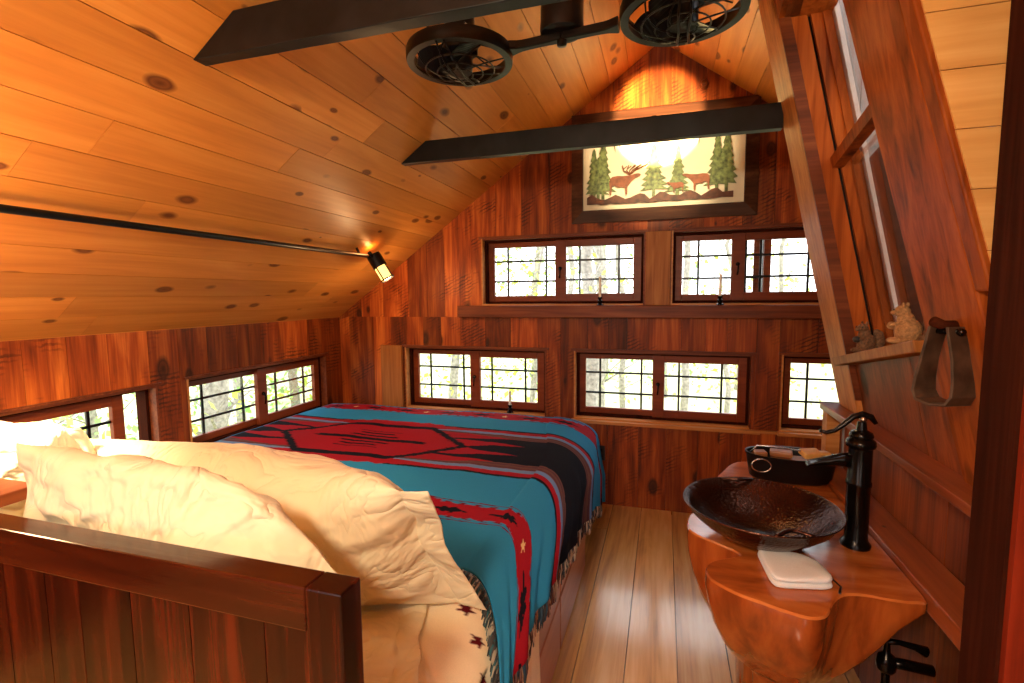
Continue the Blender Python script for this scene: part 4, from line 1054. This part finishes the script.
# ---------------------------------------------------------------- outside
g = MB().box(-40,-40,-.95,40,45,-.9).build('ground', M['ground']); tag(g, kind='structure')
g['label'] = 'pale lawn and forest floor outside'
rt = random.Random(11)
def tree(x, y, r, h, leafm, n, label, spread=1.6, zlow=.2):
    e = empty('tree', (x,y,-.9), label, 'tree', 'trees outside the windows')
    mb = MB(); pts = [(0,0,-.02)]+[(.06*rt.uniform(-1,1)*i, .06*rt.uniform(-1,1)*i, h*i/6) for i in range(1,7)]
    mb.tube(pts, [r*(1-.09*i) for i in range(7)], 12)
    for i in range(12):
        z = rt.uniform(.5,h*.8); a = rt.uniform(0,2*PI); l = rt.uniform(.5,1.6); p = Vector((0,0,z))
        q = p+Vector((math.cos(a)*l*.5, math.sin(a)*l*.5, l*.3)); w_ = p+Vector((math.cos(a+.3)*l, math.sin(a+.3)*l, l*.75))
        mb.tube([p,q,w_], [r*.16,r*.09,.004], 5)
        mb.tube([q, q+Vector((rt.uniform(-.5,.5), rt.uniform(-.5,.5), rt.uniform(-.1,.6)))], [r*.06,.003], 4)
    mb.build('trunk', M['bark'], e, smooth=True)
    if n:
        mb = MB()
        for i in range(n):
            c = Vector((rt.gauss(0,spread*.5), rt.gauss(0,spread*.5), zlow+rt.random()**1.0*(h-zlow)*.9)); s_ = rt.uniform(.03,.075)
            a = Vector((rt.uniform(-1,1),rt.uniform(-1,1),rt.uniform(-1,1))).normalized()*s_; b_ = a.cross(Vector((rt.uniform(-1,1),rt.uniform(-1,1),rt.uniform(-1,1)))).normalized()*s_*.6
            k_ = len(mb.v); mb.v += [tuple(c-a),tuple(c+b_),tuple(c+a),tuple(c-b_)]; mb.f.append((k_,k_+1,k_+2,k_+3)); mb.c.append(.5)
        f = mb.build('foliage', leafm, e); f['kind'] = 'stuff'
    return e
TR = [(-1.05,8.6,.12,6,None,0,'grey bare trunk seen through the upper left far window'),
 (-.72,9.8,.06,6,None,0,'slim grey trunk right of the thicker one outside'),
 (-.95,6.6,.11,6,None,0,'near grey trunk outside the middle low window'),
 (-3.6,8.2,.09,4.5,'leafy',900,'yellow-green leafy tree outside the far-left low window'),
 (-2.3,8.8,.06,3.4,'leafy',420,'thin yellow-leaved sapling outside the bed-foot window'),
 (-5.4,4.85,.17,6,'leafy',500,'thick grey trunk outside the left knee-wall window'),
 (-6.6,6.4,.08,4.5,'leafg',1300,'dense green bushy tree outside the left wall'),
 (-6.4,3.4,.08,4.2,'leafy',1300,'yellow-green bushy tree outside behind the pillows'),
 (-7.4,8.6,.10,5,'leafy',1300,'yellow-green tree farther back outside the left corner'),
 (-7.8,4.9,.08,5,'leafg',1300,'green tree behind the thick grey trunk'),
 (1.1,9.5,.05,5,'leafy',160,'slim pale tree outside the upper right far window'),
 (2.2,10.5,.06,5,'leafy',260,'slim pale tree outside near the leaning post')]
TR += [(.35,9.0,.07,6,'leafy',200,'grey forked trunk outside the middle low window, right pane'),
 (-1.9,10.5,.08,6,None,0,'bare grey trunk deep in the woods behind the sapling'),
 (.05,12.5,.09,6,'leafg',500,'green-tinged tree deep in the woods past the centre post'),
 (-3.2,12.5,.12,6,'leafg',1200,'dark green tree deep in the woods at far left'),
 (-1.6,14.5,.10,6,'leafg',900,'tall tree deepest in the woods'),
 (1.9,14.0,.10,3.0,'leafy',900,'low yellow-green bush at the edge of the lawn')]
for x, y, r, h, lm, n, lb in TR: tree(x, y, r, h, M[lm] if lm else None, n, lb, 2.0)

# ---------------------------------------------------------------- added fill light, unseen behind the viewer
def pendant(x, y, z, label, en):  # glowing globe and point light added only to fill the room
    e = empty('fill_pendant', (x,y,z), label, 'lamp')
    MB().lathe([(.02,.125),(.09,.09),(.13,.03),(.14,-.02),(.12,-.08),(.06,-.115),(.01,-.12)], (0,0,0), 28, cap=False).build('globe', M['globe'], e, smooth=True)
    MB().tube([(0,0,.12),(0,0,roofz(x)-z)], .006, 8).build('cord', M['black'], e)
    MB().lathe([(.05,.0),(.05,-.03),(.02,-.04)], (0,0,roofz(x)-z), 20).build('ceiling_cap', M['black'], e)
    lamp('fill_light', 'POINT', (x,y,z-.2), en, SOFT, .12)
M['globe'] = emis('fill_globe', (1,.85,.62), 2.0)
pendant(-.35,-.55,2.35, 'added fill pendant hanging unseen behind the viewer', 74)

# ---------------------------------------------------------------- world
w = bpy.data.worlds.new('sky'); SC.world = w; w.use_nodes = True; nt = w.node_tree
bg = nt.nodes['Background']; bg.inputs['Strength'].default_value = 2.5
tc = N(nt, 'ShaderNodeTexCoord'); nz = N(nt, 'ShaderNodeTexNoise', i_Scale=6.0, i_Detail=6.0); nt.links.new(tc.outputs['Generated'], nz.inputs['Vector'])
r = ramp(nt, [(.35, (.86,.90,.95)), (.65, (1,1,1))]); nt.links.new(nz.outputs['Fac'], r.inputs[0]); nt.links.new(r.outputs[0], bg.inputs['Color'])

# ---------------------------------------------------------------- camera
cam = bpy.data.cameras.new('camera'); co = bpy.data.objects.new('camera', cam); COL.objects.link(co)
cam.sensor_width = 36; cam.lens = F_/1024*36; cam.clip_start = .02; cam.clip_end = 200
co.matrix_world = Matrix(((CR.x,CU.x,-fwd.x,CAMP.x),(CR.y,CU.y,-fwd.y,CAMP.y),(CR.z,CU.z,-fwd.z,CAMP.z),(0,0,0,1)))
SC.camera = co
SC.view_settings.view_transform = 'Standard'; SC.view_settings.look = 'None'; SC.view_settings.gamma = 1; SC.view_settings.exposure = .95
SC.view_settings.use_curve_mapping = False
SC.cycles.max_bounces = 8; SC.cycles.diffuse_bounces = 5; SC.cycles.transparent_max_bounces = 12; SC.cycles.use_denoising = True
SC.cycles.sample_clamp_indirect = 6
